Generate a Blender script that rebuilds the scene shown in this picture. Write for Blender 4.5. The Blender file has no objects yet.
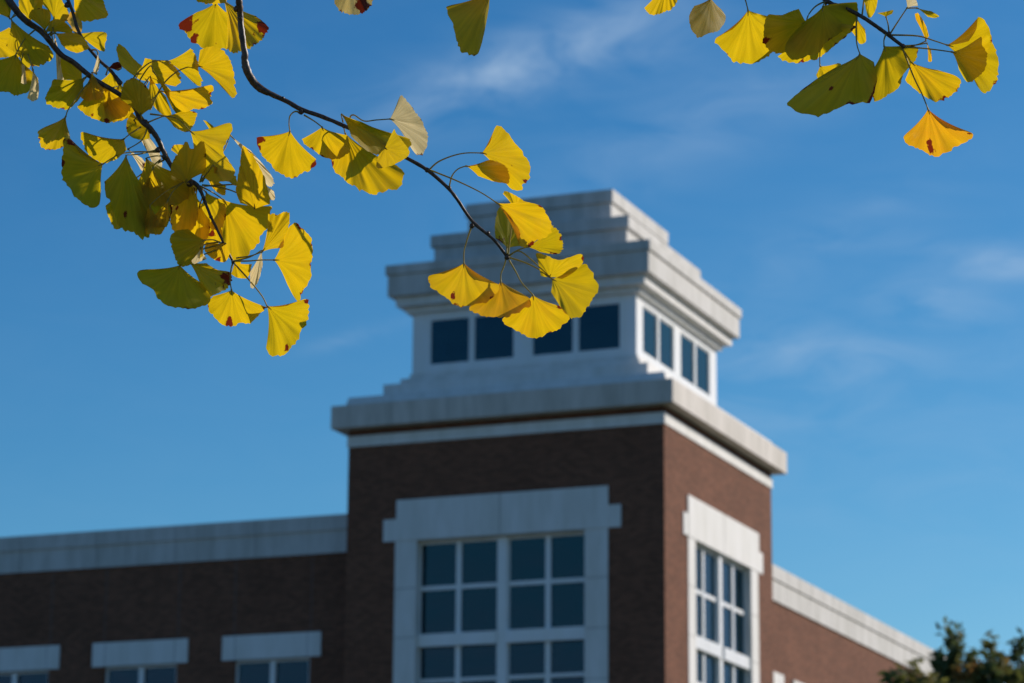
import bpy, bmesh, math, random
from mathutils import Vector, Matrix, noise as mnoise

random.seed(7)
S = bpy.context.scene
COL = S.collection

# ------------------------------------------------------------------ camera
W_, H_ = 1024, 683
F = 2961.5                       # focal length in pixels
PITCH, ROLL, YAW = 0.2426, 0.0075, 0.3854
EYE = 1.65
CAM = Vector((24.504, -70.909, EYE))
c_, s_ = math.cos(YAW), math.sin(YAW)
cp_, sp_ = math.cos(PITCH), math.sin(PITCH)
R0 = Vector((c_, s_, 0.0))
U0 = Vector((sp_ * s_, -sp_ * c_, cp_))
FW = Vector((-cp_ * s_, cp_ * c_, sp_))
cr_, sr_ = math.cos(ROLL), math.sin(ROLL)
RT = R0 * cr_ + U0 * sr_
UP = U0 * cr_ - R0 * sr_
cd = bpy.data.cameras.new('camera')
cam = bpy.data.objects.new('camera', cd)
COL.objects.link(cam)
M = Matrix((RT, UP, -FW)).transposed().to_4x4()
M.translation = CAM
cam.matrix_world = M
cd.sensor_width = 36.0
cd.lens = F / W_ * 36.0
cd.clip_start = 0.05
cd.clip_end = 5000
cd.dof.use_dof = True
cd.dof.focus_distance = 3.0
cd.dof.aperture_fstop = 18.0
S.camera = cam

# ------------------------------------------------------------------ sky and sun
SUN_AZ = math.radians(47)        # mathematical angle from +x
SUN_EL = math.radians(25)
SUNDIR = Vector((math.cos(SUN_EL) * math.cos(SUN_AZ), math.cos(SUN_EL) * math.sin(SUN_AZ), math.sin(SUN_EL)))
SKY_CH = (('Red', 2.0, 0.178, 3.6), ('Green', 1.39, 0.50, 4.7), ('Blue', 1.11, 0.85, 7.2))
world = bpy.data.worlds.new("World")
S.world = world
world.use_nodes = True
nt = world.node_tree
nt.nodes.clear()
N, L = nt.nodes.new, nt.links.new
out = N('ShaderNodeOutputWorld')
bg = N('ShaderNodeBackground'); bg.inputs['Strength'].default_value = 0.105
sky = N('ShaderNodeTexSky'); sky.sky_type = 'NISHITA'; sky.sun_disc = False
sky.sun_elevation = SUN_EL
sky.sun_rotation = math.pi / 2 - SUN_AZ      # Nishita: 0 = +y, clockwise
sky.altitude = 100; sky.air_density = 1.0; sky.dust_density = 0.25; sky.ozone_density = 3.0
# polarised, deep autumn sky: a per-channel contrast on the sky's own colour
sep = N('ShaderNodeSeparateColor'); L(sky.outputs[0], sep.inputs[0])
com = N('ShaderNodeCombineColor')
for ch, ex, sc, top in SKY_CH:
    pw = N('ShaderNodeMath'); pw.operation = 'POWER'; pw.inputs[1].default_value = ex
    ml = N('ShaderNodeMath'); ml.operation = 'MULTIPLY'; ml.inputs[1].default_value = sc
    L(sep.outputs[ch], pw.inputs[0]); L(pw.outputs[0], ml.inputs[0])
    mn = N('ShaderNodeMath'); mn.operation = 'MINIMUM'; mn.inputs[1].default_value = top
    L(ml.outputs[0], mn.inputs[0]); L(mn.outputs[0], com.inputs[ch])
# thin cirrus
geo = N('ShaderNodeTexCoord')
mp = N('ShaderNodeMapping'); mp.inputs['Rotation'].default_value = (0.0, 0.15, 0.4); mp.inputs['Scale'].default_value = (17.0, 17.0, 52.0)
L(geo.outputs['Generated'], mp.inputs['Vector'])
n1 = N('ShaderNodeTexNoise'); n1.inputs['Scale'].default_value = 1.3; n1.inputs['Detail'].default_value = 6; n1.inputs['Roughness'].default_value = 0.55
n1.inputs['Distortion'].default_value = 0.7
L(mp.outputs[0], n1.inputs['Vector'])
rp = N('ShaderNodeValToRGB')
rp.color_ramp.elements[0].position = 0.36; rp.color_ramp.elements[0].color = (0, 0, 0, 1)
rp.color_ramp.elements[1].position = 0.72; rp.color_ramp.elements[1].color = (0.9, 0.9, 0.9, 1)
L(n1.outputs['Fac'], rp.inputs['Fac'])
mx = N('ShaderNodeMix'); mx.data_type = 'RGBA'
mx.inputs['B'].default_value = (4.2, 5.6, 7.3, 1)
# a few cirrus wisps, each a soft ellipse on the sky (angles in 1/F radians from the view axis)
def mth(op, a, b=None):
    m_ = N('ShaderNodeMath'); m_.operation = op
    for i_, q in enumerate((a, b)):
        if q is None: continue
        if isinstance(q, (int, float)): m_.inputs[i_].default_value = q
        else: L(q, m_.inputs[i_])
    return m_.outputs[0]
def dotv(v):
    d_ = N('ShaderNodeVectorMath'); d_.operation = 'DOT_PRODUCT'; d_.inputs[1].default_value = tuple(v)
    L(geo.outputs['Generated'], d_.inputs[0])
    return d_.outputs['Value']
WISPS = [(-20, 262, 150, 32, 17, .62), (60, 300, 110, 26, 20, .36), (190, 215, 190, 42, 22, .30), (485, 78, 85, 18, -6, .62), (418, 40, 52, 18, -4, .5),
         (285, -30, 105, 42, 8, .42), (330, 110, 120, 30, 25, .2), (-155, 6, 48, 8, 16, .30), (390, -60, 260, 130, 0, .16), (150, 300, 260, 40, 14, .14)]
tot = None
for cx_, cy_, ra, rb, tilt, k_ in WISPS:
    t_ = math.radians(tilt)
    A = (RT*math.cos(t_) + UP*math.sin(t_))*(F/ra); B = (UP*math.cos(t_) - RT*math.sin(t_))*(F/rb)
    a0 = (cx_*math.cos(t_) + cy_*math.sin(t_))/ra; b0 = (cy_*math.cos(t_) - cx_*math.sin(t_))/rb
    a_ = mth('SUBTRACT', dotv(A), a0); b_ = mth('SUBTRACT', dotv(B), b0)
    e_ = mth('MULTIPLY', mth('POWER', 2.718, mth('MULTIPLY', mth('ADD', mth('MULTIPLY', a_, a_), mth('MULTIPLY', b_, b_)), -1.0)), k_)
    tot = e_ if tot is None else mth('ADD', tot, e_)
tot = mth('MULTIPLY', tot, 0.75)
tot = mth('ADD', mth('MULTIPLY', tot, mth('GREATER_THAN', dotv(FW), 0.5)), 0.02)
mm = N('ShaderNodeMath'); mm.operation = 'MULTIPLY'
L(tot, mm.inputs[0]); L(rp.outputs['Color'], mm.inputs[1])
L(mm.outputs[0], mx.inputs['Factor']); L(com.outputs['Color'], mx.inputs['A'])
L(mx.outputs['Result'], bg.inputs['Color'])
L(bg.outputs[0], out.inputs['Surface'])

sl = bpy.data.lights.new('sun', 'SUN')
sl.energy = 4.3
sl.angle = math.radians(0.53)
sl.color = (1.0, 0.915, 0.82)
sun = bpy.data.objects.new('sun', sl)
COL.objects.link(sun)
sun.rotation_euler = SUNDIR.to_track_quat('Z', 'Y').to_euler()

S.view_settings.view_transform = 'Standard'
S.view_settings.look = 'None'
S.view_settings.exposure = 0.0
S.view_settings.gamma = 1.0
S.view_settings.use_curve_mapping = False
S.cycles.max_bounces = 8
S.cycles.transmission_bounces = 6
S.cycles.transparent_max_bounces = 8

# ------------------------------------------------------------------ helpers
def tag(o, label=None, cat=None, group=None, kind=None):
    if label: o['label'] = label
    if cat: o['category'] = cat
    if group: o['group'] = group
    if kind: o['kind'] = kind
    return o

def empty(name, loc):
    o = bpy.data.objects.new(name, None)
    o.location = loc
    COL.objects.link(o)
    return o

def link(name, mesh, mats, parent=None):
    o = bpy.data.objects.new(name, mesh)
    for m in (mats if isinstance(mats, (list, tuple)) else [mats]):
        mesh.materials.append(m)
    COL.objects.link(o)
    if parent is not None:
        o.parent = parent
        inv = Matrix.Identity(4)
        p = parent
        loc = Vector((0, 0, 0))
        while p is not None:
            loc += Vector(p.location)
            p = p.parent
        o.location = -loc + Vector((0, 0, 0))
        # every parent here is only translated, so world = local + sum(parents)
    return o

class MB:
    """Collects boxes, frusta and tubes, then links them as one mesh object."""
    def __init__(self):
        self.v, self.f, self.m = [], [], []
    def poly(self, vs, fs, m=0):
        b = len(self.v)
        self.v += [tuple(p) for p in vs]
        self.f += [tuple(b + i for i in f) for f in fs]
        self.m += [m] * len(fs)
        return self
    def box(self, x0, x1, y0, y1, z0, z1, m=0):
        z0 += EYE; z1 += EYE
        vs = [(x0,y0,z0),(x1,y0,z0),(x1,y1,z0),(x0,y1,z0),(x0,y0,z1),(x1,y0,z1),(x1,y1,z1),(x0,y1,z1)]
        fs = [(3,2,1,0),(4,5,6,7),(0,1,5,4),(1,2,6,5),(2,3,7,6),(3,0,4,7)]
        return self.poly(vs, fs, m)
    def frus(self, a, za, b, zb, m=0):
        za += EYE; zb += EYE
        (x0,x1,y0,y1), (X0,X1,Y0,Y1) = a, b
        vs = [(x0,y0,za),(x1,y0,za),(x1,y1,za),(x0,y1,za),(X0,Y0,zb),(X1,Y0,zb),(X1,Y1,zb),(X0,Y1,zb)]
        fs = [(3,2,1,0),(4,5,6,7),(0,1,5,4),(1,2,6,5),(2,3,7,6),(3,0,4,7)]
        return self.poly(vs, fs, m)
    def tube(self, pts, rad, n=7, m=0, cap=True):
        b = len(self.v)
        k = len(pts)
        up = Vector((0.3, 0.2, 1)).normalized()
        for i, p in enumerate(pts):
            t = (pts[min(i+1, k-1)] - pts[max(i-1, 0)]).normalized()
            a = t.cross(up).normalized() if abs(t.dot(up)) < .98 else t.cross(Vector((1,0,0))).normalized()
            c = t.cross(a).normalized()
            r = rad[i] if isinstance(rad, (list, tuple)) else rad
            for j in range(n):
                th = 2*math.pi*j/n
                self.v.append(tuple(p + (a*math.cos(th) + c*math.sin(th))*r))
        for i in range(k-1):
            for j in range(n):
                self.f.append((b+i*n+j, b+i*n+(j+1)%n, b+(i+1)*n+(j+1)%n, b+(i+1)*n+j)); self.m.append(m)
        if cap:
            self.f.append(tuple(b+j for j in range(n))); self.m.append(m)
            self.f.append(tuple(b+(k-1)*n+j for j in reversed(range(n)))); self.m.append(m)
        return self
    def build(self, name, mats, parent=None, smooth=False, bevel=0.0):
        me = bpy.data.meshes.new(name)
        me.from_pydata(self.v, [], self.f)
        for p, mi in zip(me.polygons, self.m):
            p.material_index = mi
            p.use_smooth = smooth
        bm = bmesh.new(); bm.from_mesh(me)
        bmesh.ops.recalc_face_normals(bm, faces=bm.faces)
        bm.to_mesh(me); bm.free()
        o = link(name, me, mats, parent)
        if bevel:
            md = o.modifiers.new('bevel', 'BEVEL'); md.width = bevel; md.segments = 2; md.limit_method = 'ANGLE'
        return o

def spline(pts, n):
    """Catmull-Rom through a list of tuples, n samples per segment."""
    res = []
    k = len(pts)
    for i in range(k-1):
        p0, p1, p2, p3 = pts[max(i-1,0)], pts[i], pts[i+1], pts[min(i+2,k-1)]
        for j in range(n):
            t = j/n
            res.append(tuple(0.5*((2*b)+(-a+c)*t+(2*a-5*b+4*c-d)*t*t+(-a+3*b-3*c+d)*t**3)
                             for a,b,c,d in zip(p0,p1,p2,p3)))
    res.append(tuple(float(q) for q in pts[-1]))
    return res

# ------------------------------------------------------------------ materials
def mat(name):
    m = bpy.data.materials.new(name); m.use_nodes = True
    t = m.node_tree; b = t.nodes['Principled BSDF']
    return m, t, b

def stone(name, col, dirt=0.12, rough=0.7, joint=0.0):
    m, t, b = mat(name)
    tc = t.nodes.new('ShaderNodeTexCoord')
    n = t.nodes.new('ShaderNodeTexNoise'); n.inputs['Scale'].default_value = 0.9; n.inputs['Detail'].default_value = 7; n.inputs['Roughness'].default_value = 0.65
    mpn = t.nodes.new('ShaderNodeMapping'); mpn.inputs['Scale'].default_value = (2.6, 2.6, 0.45)
    t.links.new(tc.outputs['Object'], mpn.inputs['Vector']); t.links.new(mpn.outputs[0], n.inputs['Vector'])
    r = t.nodes.new('ShaderNodeValToRGB')
    r.color_ramp.elements[0].position = 0.3; r.color_ramp.elements[1].position = 0.62
    d = [x*(1-dirt*2.0) for x in col]; d[2] *= 0.95
    r.color_ramp.elements[0].color = (*d, 1); r.color_ramp.elements[1].color = (*col, 1)
    t.links.new(n.outputs['Fac'], r.inputs['Fac'])
    t.links.new(r.outputs['Color'], b.inputs['Base Color'])
    b.inputs['Roughness'].default_value = rough
    n2 = t.nodes.new('ShaderNodeTexNoise'); n2.inputs['Scale'].default_value = 30
    bp = t.nodes.new('ShaderNodeBump'); bp.inputs['Strength'].default_value = 0.15; bp.inputs['Distance'].default_value = 0.01
    t.links.new(tc.outputs['Object'], n2.inputs['Vector'])
    t.links.new(n2.outputs['Fac'], bp.inputs['Height']); t.links.new(bp.outputs[0], b.inputs['Normal'])
    return m

M_STONE = stone('white_stone', (0.78, 0.755, 0.715), 0.09)
M_ROOFSTONE = stone('painted_cast_stone', (0.61, 0.585, 0.545), 0.15)
M_CORNICE = stone('weathered_limestone', (0.66, 0.60, 0.53), 0.16)
M_FRAME = stone('white_frame_paint', (0.80, 0.80, 0.79), 0.03, 0.4)
M_JOINT = stone('mortar_joint', (0.33, 0.31, 0.29), 0.1)
M_CAULK = stone('expansion_joint_sealant', (0.13, 0.095, 0.085), 0.1)
M_ROOF = stone('roof_membrane', (0.35, 0.34, 0.33), 0.2)
M_DARK = stone('dim_interior', (0.03, 0.035, 0.04), 0.1)

def brick_mat():
    m, t, b = mat('red_brown_brick')
    tc = t.nodes.new('ShaderNodeTexCoord')
    sx = t.nodes.new('ShaderNodeSeparateXYZ'); t.links.new(tc.outputs['Object'], sx.inputs[0])
    ad = t.nodes.new('ShaderNodeMath'); ad.operation = 'ADD'
    t.links.new(sx.outputs['X'], ad.inputs[0]); t.links.new(sx.outputs['Y'], ad.inputs[1])
    cb = t.nodes.new('ShaderNodeCombineXYZ')
    t.links.new(ad.outputs[0], cb.inputs['X']); t.links.new(sx.outputs['Z'], cb.inputs['Y'])
    br = t.nodes.new('ShaderNodeTexBrick')
    br.inputs['Scale'].default_value = 1.0
    br.inputs['Brick Width'].default_value = 0.215; br.inputs['Row Height'].default_value = 0.072
    br.inputs['Mortar Size'].default_value = 0.008; br.inputs['Mortar Smooth'].default_value = 0.1
    br.inputs['Color1'].default_value = (0.225, 0.092, 0.053, 1)
    br.inputs['Color2'].default_value = (0.128, 0.054, 0.031, 1)
    br.inputs['Mortar'].default_value = (0.17, 0.105, 0.072, 1)
    br.inputs['Bias'].default_value = -0.1
    t.links.new(cb.outputs[0], br.inputs['Vector'])
    n = t.nodes.new('ShaderNodeTexNoise'); n.inputs['Scale'].default_value = 0.7; n.inputs['Detail'].default_value = 7
    t.links.new(tc.outputs['Object'], n.inputs['Vector'])
    r = t.nodes.new('ShaderNodeMapRange'); r.inputs['To Min'].default_value = 0.72; r.inputs['To Max'].default_value = 1.2
    t.links.new(n.outputs['Fac'], r.inputs['Value'])
    mu = t.nodes.new('ShaderNodeMix'); mu.data_type = 'RGBA'; mu.blend_type = 'MULTIPLY'; mu.inputs['Factor'].default_value = 1
    t.links.new(br.outputs['Color'], mu.inputs['A']); t.links.new(r.outputs[0], mu.inputs['B'])
    t.links.new(mu.outputs['Result'], b.inputs['Base Color'])
    b.inputs['Roughness'].default_value = 0.85; b.inputs['Specular IOR Level'].default_value = 0.12
    bp = t.nodes.new('ShaderNodeBump'); bp.inputs['Strength'].default_value = 0.4; bp.inputs['Distance'].default_value = 0.01; bp.invert = True
    t.links.new(br.outputs['Fac'], bp.inputs['Height']); t.links.new(bp.outputs[0], b.inputs['Normal'])
    return m
M_BRICK = brick_mat()

def glass_mat(name, tint, trans):
    m, t, b = mat(name)
    o = t.nodes['Material Output']
    t.nodes.remove(b)
    tr = t.nodes.new('ShaderNodeBsdfTransparent'); tr.inputs['Color'].default_value = (*[x*trans for x in tint], 1)
    gl = t.nodes.new('ShaderNodeBsdfGlossy'); gl.inputs['Roughness'].default_value = 0.02
    gl.inputs['Color'].default_value = (0.50, 0.88, 1.0, 1)
    fr = t.nodes.new('ShaderNodeFresnel'); fr.inputs['IOR'].default_value = 1.5
    n = t.nodes.new('ShaderNodeTexNoise'); n.inputs['Scale'].default_value = 0.8
    tc = t.nodes.new('ShaderNodeTexCoord'); t.links.new(tc.outputs['Object'], n.inputs['Vector'])
    bp = t.nodes.new('ShaderNodeBump'); bp.inputs['Strength'].default_value = 0.25; bp.inputs['Distance'].default_value = 0.05
    t.links.new(n.outputs['Fac'], bp.inputs['Height']); t.links.new(bp.outputs[0], gl.inputs['Normal'])
    mxs = t.nodes.new('ShaderNodeMixShader')
    t.links.new(fr.outputs[0], mxs.inputs[0]); t.links.new(tr.outputs[0], mxs.inputs[1]); t.links.new(gl.outputs[0], mxs.inputs[2])
    t.links.new(mxs.outputs[0], o.inputs['Surface'])
    return m
M_GLASS = glass_mat('tinted_glass', (0.20, 0.60, 0.85), 0.55)

# ------------------------------------------------------------------ ground
def ground_mat():
    m, t, b = mat('lawn')
    tc = t.nodes.new('ShaderNodeTexCoord')
    n = t.nodes.new('ShaderNodeTexNoise'); n.inputs['Scale'].default_value = 0.25; n.inputs['Detail'].default_value = 9
    t.links.new(tc.outputs['Object'], n.inputs['Vector'])
    r = t.nodes.new('ShaderNodeValToRGB')
    r.color_ramp.elements[0].color = (0.030, 0.050, 0.014, 1); r.color_ramp.elements[1].color = (0.085, 0.085, 0.03, 1)
    r.color_ramp.elements[0].position = .35; r.color_ramp.elements[1].position = .7
    t.links.new(n.outputs['Fac'], r.inputs['Fac']); t.links.new(r.outputs[0], b.inputs['Base Color'])
    b.inputs['Roughness'].default_value = 0.95
    return m
g = MB(); g.poly([(-2500,-2500,0),(2500,-2500,0),(2500,2500,0),(-2500,2500,0)], [(0,1,2,3)])
tag(g.build('ground', ground_mat()), kind='structure')
pv = MB(); pv.poly([(-60,-16,0.004),(60,-16,0.004),(60,-11,0.004),(-60,-11,0.004)], [(0,1,2,3)])
tag(pv.build('path', stone('concrete_path', (0.30, 0.29, 0.27), 0.15)), kind='structure')

# ------------------------------------------------------------------ the building
bld = empty('brick_building', (0, 0, 0))
tag(bld, 'brick building with a corner tower, white stone trim and a stepped white cupola', 'building')
BOT = -EYE
TW, TD = 9.0, 9.387
ZF, ZCB, ZCT = 16.387, 16.860, 17.485
OX0, OX1 = -6.95, -2.17           # big front window opening
OY0, OY1 = 2.42, 7.30             # big side window opening
WT, WB = 13.745, 3.2
# tower walls with real openings
t = MB()
TH = 0.45
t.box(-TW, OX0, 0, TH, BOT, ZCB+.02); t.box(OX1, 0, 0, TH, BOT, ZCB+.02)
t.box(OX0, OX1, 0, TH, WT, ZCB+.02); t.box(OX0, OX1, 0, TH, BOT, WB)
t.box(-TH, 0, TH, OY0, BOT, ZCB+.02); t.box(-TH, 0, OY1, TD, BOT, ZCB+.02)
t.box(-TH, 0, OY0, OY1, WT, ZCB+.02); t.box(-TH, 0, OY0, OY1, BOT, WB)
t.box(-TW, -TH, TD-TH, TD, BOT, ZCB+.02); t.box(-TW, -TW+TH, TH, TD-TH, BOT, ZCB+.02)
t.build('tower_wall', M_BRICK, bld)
# floors inside so the glass has rooms behind it
fl = MB()
for z in (2.6, 6.6, 10.3, 14.6):
    fl.box(-TW+TH, -TH, TH, TD-TH, z, z+.3)
fl.box(-5.6, -5.3, 2.0, 7.5, BOT, 14.5)
fl.build('tower_floor', M_DARK, bld)

# frieze, cornice, stepped roof
def sq(o):
    return (-TW-o, o, -o, TD+o)
fr = MB()
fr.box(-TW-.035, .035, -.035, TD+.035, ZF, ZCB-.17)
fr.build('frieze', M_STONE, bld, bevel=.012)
co = MB()
co.box(-TW-.372, .372, -.372, TD+.372, ZCB, ZCT)
for x in (-7.6, -5.95, -4.3, -2.65, -1.0):
    co.box(x, x+.02, -.3745, -.36, ZCB+.01, ZCT-.01, 1)
for y in (1.2, 3.4, 5.6, 7.8):
    co.box(.36, .3745, y, y+.02, ZCB+.01, ZCT-.01, 1)
co.build('cornice', [M_CORNICE, M_JOINT], bld, bevel=.02)
st = MB()
st.frus(sq(.10), ZCT, sq(.02), 17.77)
st.frus(sq(-.10), 17.77, sq(-.68), 17.86)
st.box(-TW+.68, -.68, .68, TD-.68, 17.86, 18.23)
st.box(-TW+1.03, -1.03, 1.03, TD-1.03, 18.23, 18.44)
st.build('stepped_base', M_STONE, bld, bevel=.015)

# cupola
CX0, CX1, CY0, CY1 = -7.732, -1.207, 1.289, 8.121
CZ0, CZ1 = 18.44, 20.30
GZ0, GZ1 = 18.81, 20.11
fw = [(-7.22,-6.03),(-5.92,-4.72),(-4.21,-3.00),(-2.89,-1.66)]
sw = [(1.80,3.01),(3.16,4.37),(4.95,6.16),(6.30,7.51)]
cu = MB()
T2 = .22
def wall_x(mb, y0, y1, openings, X0, X1, z0, z1, g0, g1):
    mb.box(X0, X1, y0, y1, z0, g0); mb.box(X0, X1, y0, y1, g1, z1)
    xs = [X0] + [v for o in openings for v in o] + [X1]
    for i in range(0, len(xs), 2):
        mb.box(xs[i], xs[i+1], y0, y1, g0, g1)
def wall_y(mb, x0, x1, openings, Y0, Y1, z0, z1, g0, g1):
    mb.box(x0, x1, Y0, Y1, z0, g0); mb.box(x0, x1, Y0, Y1, g1, z1)
    ys = [Y0] + [v for o in openings for v in o] + [Y1]
    for i in range(0, len(ys), 2):
        mb.box(x0, x1, ys[i], ys[i+1], g0, g1)
wall_x(cu, CY0, CY0+T2, fw, CX0, CX1, CZ0, CZ1, GZ0, GZ1)
wall_x(cu, CY1-T2, CY1, fw, CX0, CX1, CZ0, CZ1, GZ0, GZ1)
wall_y(cu, CX1-T2, CX1, sw, CY0+T2, CY1-T2, CZ0, CZ1, GZ0, GZ1)
wall_y(cu, CX0, CX0+T2, sw, CY0+T2, CY1-T2, CZ0, CZ1, GZ0, GZ1)
cu.build('cupola_wall', M_FRAME, bld)
sk = MB()   # low plinth course round the cupola foot
sk.box(CX0-.05, CX1+.05, CY0-.05, CY0-.003, CZ0, CZ0+.16)
sk.box(CX1+.003, CX1+.05, CY0-.003, CY1+.05, CZ0, CZ0+.16)
sk.build('cupola_plinth', M_STONE, bld)
def window(parent, axis, a0, a1, z0, z1, plane, out_dir, label=None):
    """frame with a pane as its child; axis 'x' or 'y' is the wall direction"""
    fm = MB(); w = .035
    lo, hi = sorted((plane, plane + out_dir*.05))
    def b(mb, p0, p1, q0, q1, l=lo, h=hi):
        if axis == 'x': mb.box(p0, p1, l, h, q0, q1)
        else: mb.box(l, h, p0, p1, q0, q1)
    b(fm, a0, a0+w, z0, z1); b(fm, a1-w, a1, z0, z1)
    b(fm, a0+w, a1-w, z0, z0+w); b(fm, a0+w, a1-w, z1-w, z1)
    f = fm.build('window', M_FRAME, parent)
    pn = MB(); m_ = (lo+hi)/2
    b(pn, a0+w, a1-w, z0+w, z1-w, m_-.008, m_+.008)
    pn.build('pane', M_GLASS, f)
    return f
for a, b in fw:
    window(bld, 'x', a, b, GZ0, GZ1, CY0+.07, -1)
    window(bld, 'x', a, b, GZ0, GZ1, CY1-.07, 1)
for a, b in sw:
    window(bld, 'y', a, b, GZ0, GZ1, CX1-.08, 1)
    window(bld, 'y', a, b, GZ0, GZ1, CX0+.08, -1)
ce = MB(); ce.box(CX0+T2, CX1-T2, CY0+T2, CY1-T2, CZ1-.12, CZ1)
ce.box(CX0+T2, CX1-T2, CY0+T2, CY1-T2, CZ0, CZ0+.06)
ce.build('cupola_floor', M_DARK, bld)
def cq(o):
    return (CX0-o, CX1+o, CY0-o, CY1+o)
mo = MB()
mo.frus(cq(.14), CZ1, cq(.15), CZ1+.17)
mo.frus(cq(.36), CZ1+.17, cq(.37), CZ1+.42)
mo.build('cupola_moulding', M_STONE, bld)
ro = MB()
ro.box(*cq(.545), CZ1+.42, 21.32); ro.box(*cq(.60), 21.32, 21.60)
ro.box(*cq(-.42), 21.60, 22.27); ro.box(*cq(-.334), 22.27, 22.62)
ro.box(*cq(-1.13), 22.62, 23.27); ro.box(*cq(-1.064), 23.27, 23.64)
ro.build('stepped_roof', M_ROOFSTONE, bld, bevel=.02)

# big tower windows ------------------------------------------------------
def big_window(axis, a0, a1, j0, j1, l0, l1, s0, s1, sg):
    """axis 'x': on the front wall (plane y=0, outwards -y); 'y': on the side wall (plane x=0, outwards +x)"""
    def b(mb, p0, p1, d0, d1, q0, q1, m=0):      # d = depth into the wall, negative = proud
        if axis == 'x': mb.box(p0, p1, d0, d1, q0, q1, m)
        else:
            if d0 > .1: d0, d1 = d0-.09, d1-.09      # the side window sits a little shallower
            mb.box(-d1, -d0, p0, p1, q0, q1, m)
    f = MB()
    mid = (a0+a1)/2; cw = .14
    b(f, mid-cw, mid+cw, .17, .36, WB, WT-.008)
    for s, e in ((a0, mid-cw), (mid+cw, a1)):
        m2 = (s+e)/2
        b(f, s, s+.04, .26, .36, WB, WT-.008); b(f, e-.04, e, .26, .36, WB, WT-.008)
        b(f, m2-.075, m2+.075, .23, .36, WB, WT-.008)
        for z0, z1, d in ((13.65, 13.734, .255), (12.41, 12.53, .245), (9.96, 10.06, .22), (8.65, 8.77, .22), (6.2, 6.3, .22), (4.9, 5.0, .22), (WB, WB+.1, .2)):
            b(f, s+.04, m2-.075, d, .34, z0, z1); b(f, m2+.075, e-.04, d, .34, z0, z1)
        for z0, z1 in ((10.90, 11.24), (7.2, 7.54)):
            b(f, s, m2-.075, .12, .355, z0, z1); b(f, m2+.075, e, .12, .355, z0, z1)
            b(f, m2-.075, m2+.075, .12, .227, z0, z1)
    fo = f.build('window', M_FRAME, bld, bevel=.008)
    sr = MB()
    b(sr, j0, a0+.012, -.025, .38, WB-.4, 13.737); b(sr, a1-.012, j1, -.025, .38, WB-.4, 13.737)
    b(sr, a0, a1, -.10, .05, WB-.4, WB)
    z = 12.45
    while z > WB:
        for p0, p1 in ((j0, a0), (a1, j1)):
            b(sr, p0, p1, -.0275, -.02, z, z+.02, 1)
        z -= 1.31
    sr.build('surround', [M_STONE, M_JOINT], fo, bevel=.0)
    li = MB()
    b(li, l0, l1, -.045, .42, 13.74, 14.845)
    b(li, s0, l0, -.035, .10, 13.74, 14.335); b(li, l1, s1, -.035, .10, 13.74, 14.335)
    b(li, mid-.01, mid+.01, -.0475, -.04, 13.745, 14.84, 1)
    li.build('lintel', [M_STONE, M_JOINT], fo)
    pn = MB()
    for s, e in ((a0+.02, mid-cw), (mid+cw, a1-.02)):
        b(pn, s, e, .29, .305, WB+.02, WT-.03)
    pn.build('pane', M_GLASS, fo)
big_window('x', OX0, OX1, -7.56, -1.54, -7.535, -1.53, -7.91, -1.18, 1)
big_window('y', OY0, OY1, 1.83, 7.95, 1.80, 8.0, 1.45, 8.38, 1)

# wings ------------------------------------------------------------------
WZ, WP = 13.731, 14.778
lint_l = [-10.18 - 4.06*i for i in range(6)]             # right ends of lintels on the left wing
LY = 1.05
lw = MB()
ops = [(r-2.62, r-.35) for r in lint_l]
G0, G1 = 8.6, 10.93
def facade_x(mb, x0, x1, y0, y1, openings, bands, zt):
    xs = sorted([x0, x1] + [v for o in openings for v in o])
    for i in range(0, len(xs), 2):
        mb.box(xs[i], xs[i+1], y0, y1, BOT, zt)
    for a, b in openings:
        z = BOT
        for g0, g1 in bands:
            mb.box(a, b, y0, y1, z, g0); z = g1
        mb.box(a, b, y0, y1, z, zt)
bands = [(0.6, 2.93), (4.6, 6.93), (G0, G1)]
facade_x(lw, -36, -TW, LY, LY+.4, ops, bands, WZ)
for r in lint_l:
    for x in (r-.33, r-2.66):
        lw.box(x-.012, x+.012, LY-.003, LY+.01, G1+.7, WZ, 1)
lw.box(-36, -35.6, LY+.4, 17, BOT, WZ); lw.box(-36, -TW, 16.6, 17, BOT, WZ)
lw.build('wing_wall', [M_BRICK, M_CAULK], bld)
pl = MB()
pl.box(-36.06, -TW, .993, LY+.3, WZ, 14.36); pl.box(-36.1, -TW, .945, LY+.36, 14.36, WP)
x = -12.24
while x > -36:
    pl.box(x-.012, x+.012, .9905, 1.0, WZ+.01, 14.35, 1); pl.box(x-.012, x+.012, .9425, .96, 14.37, WP-.01, 1); x -= 2.485
pl.build('parapet', [M_ROOFSTONE, M_JOINT], bld)
rf = MB(); rf.box(-35.6, -TW, LY+.4, 16.6, 13.2, 13.6); rf.build('wing_roof', M_ROOF, bld)
il = MB(); il.box(-35.5, -TW, LY+2.5, LY+2.8, BOT, 13.1); il.box(-35.5, -TW, LY+.4, LY+2.5, 11.3, 11.5); il.box(-35.5, -TW, LY+.4, LY+2.5, 7.6, 7.8)
il.box(-35.5, -TW, LY+.4, LY+2.5, 3.6, 3.8)
il.build('wing_interior', M_DARK, bld)
RX = -1.08
rw = MB()
lint_r = [10.78 + 4.04*i for i in range(6)]
ys = sorted([TD, 36.0] + [v for l in lint_r for v in (l+.36, l+2.63)])
for i in range(0, len(ys), 2):
    rw.box(RX-.4, RX, ys[i], ys[i+1], BOT, WZ)
for l in lint_r:
    z = BOT
    for g0, g1 in bands:
        rw.box(RX-.4, RX, l+.36, l+2.63, z, g0); z = g1
    rw.box(RX-.4, RX, l+.36, l+2.63, z, WZ)
rw.box(-12, RX-.4, 35.6, 36, BOT, WZ); rw.box(-12.4, -12, 17, 36, BOT, WZ)
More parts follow.
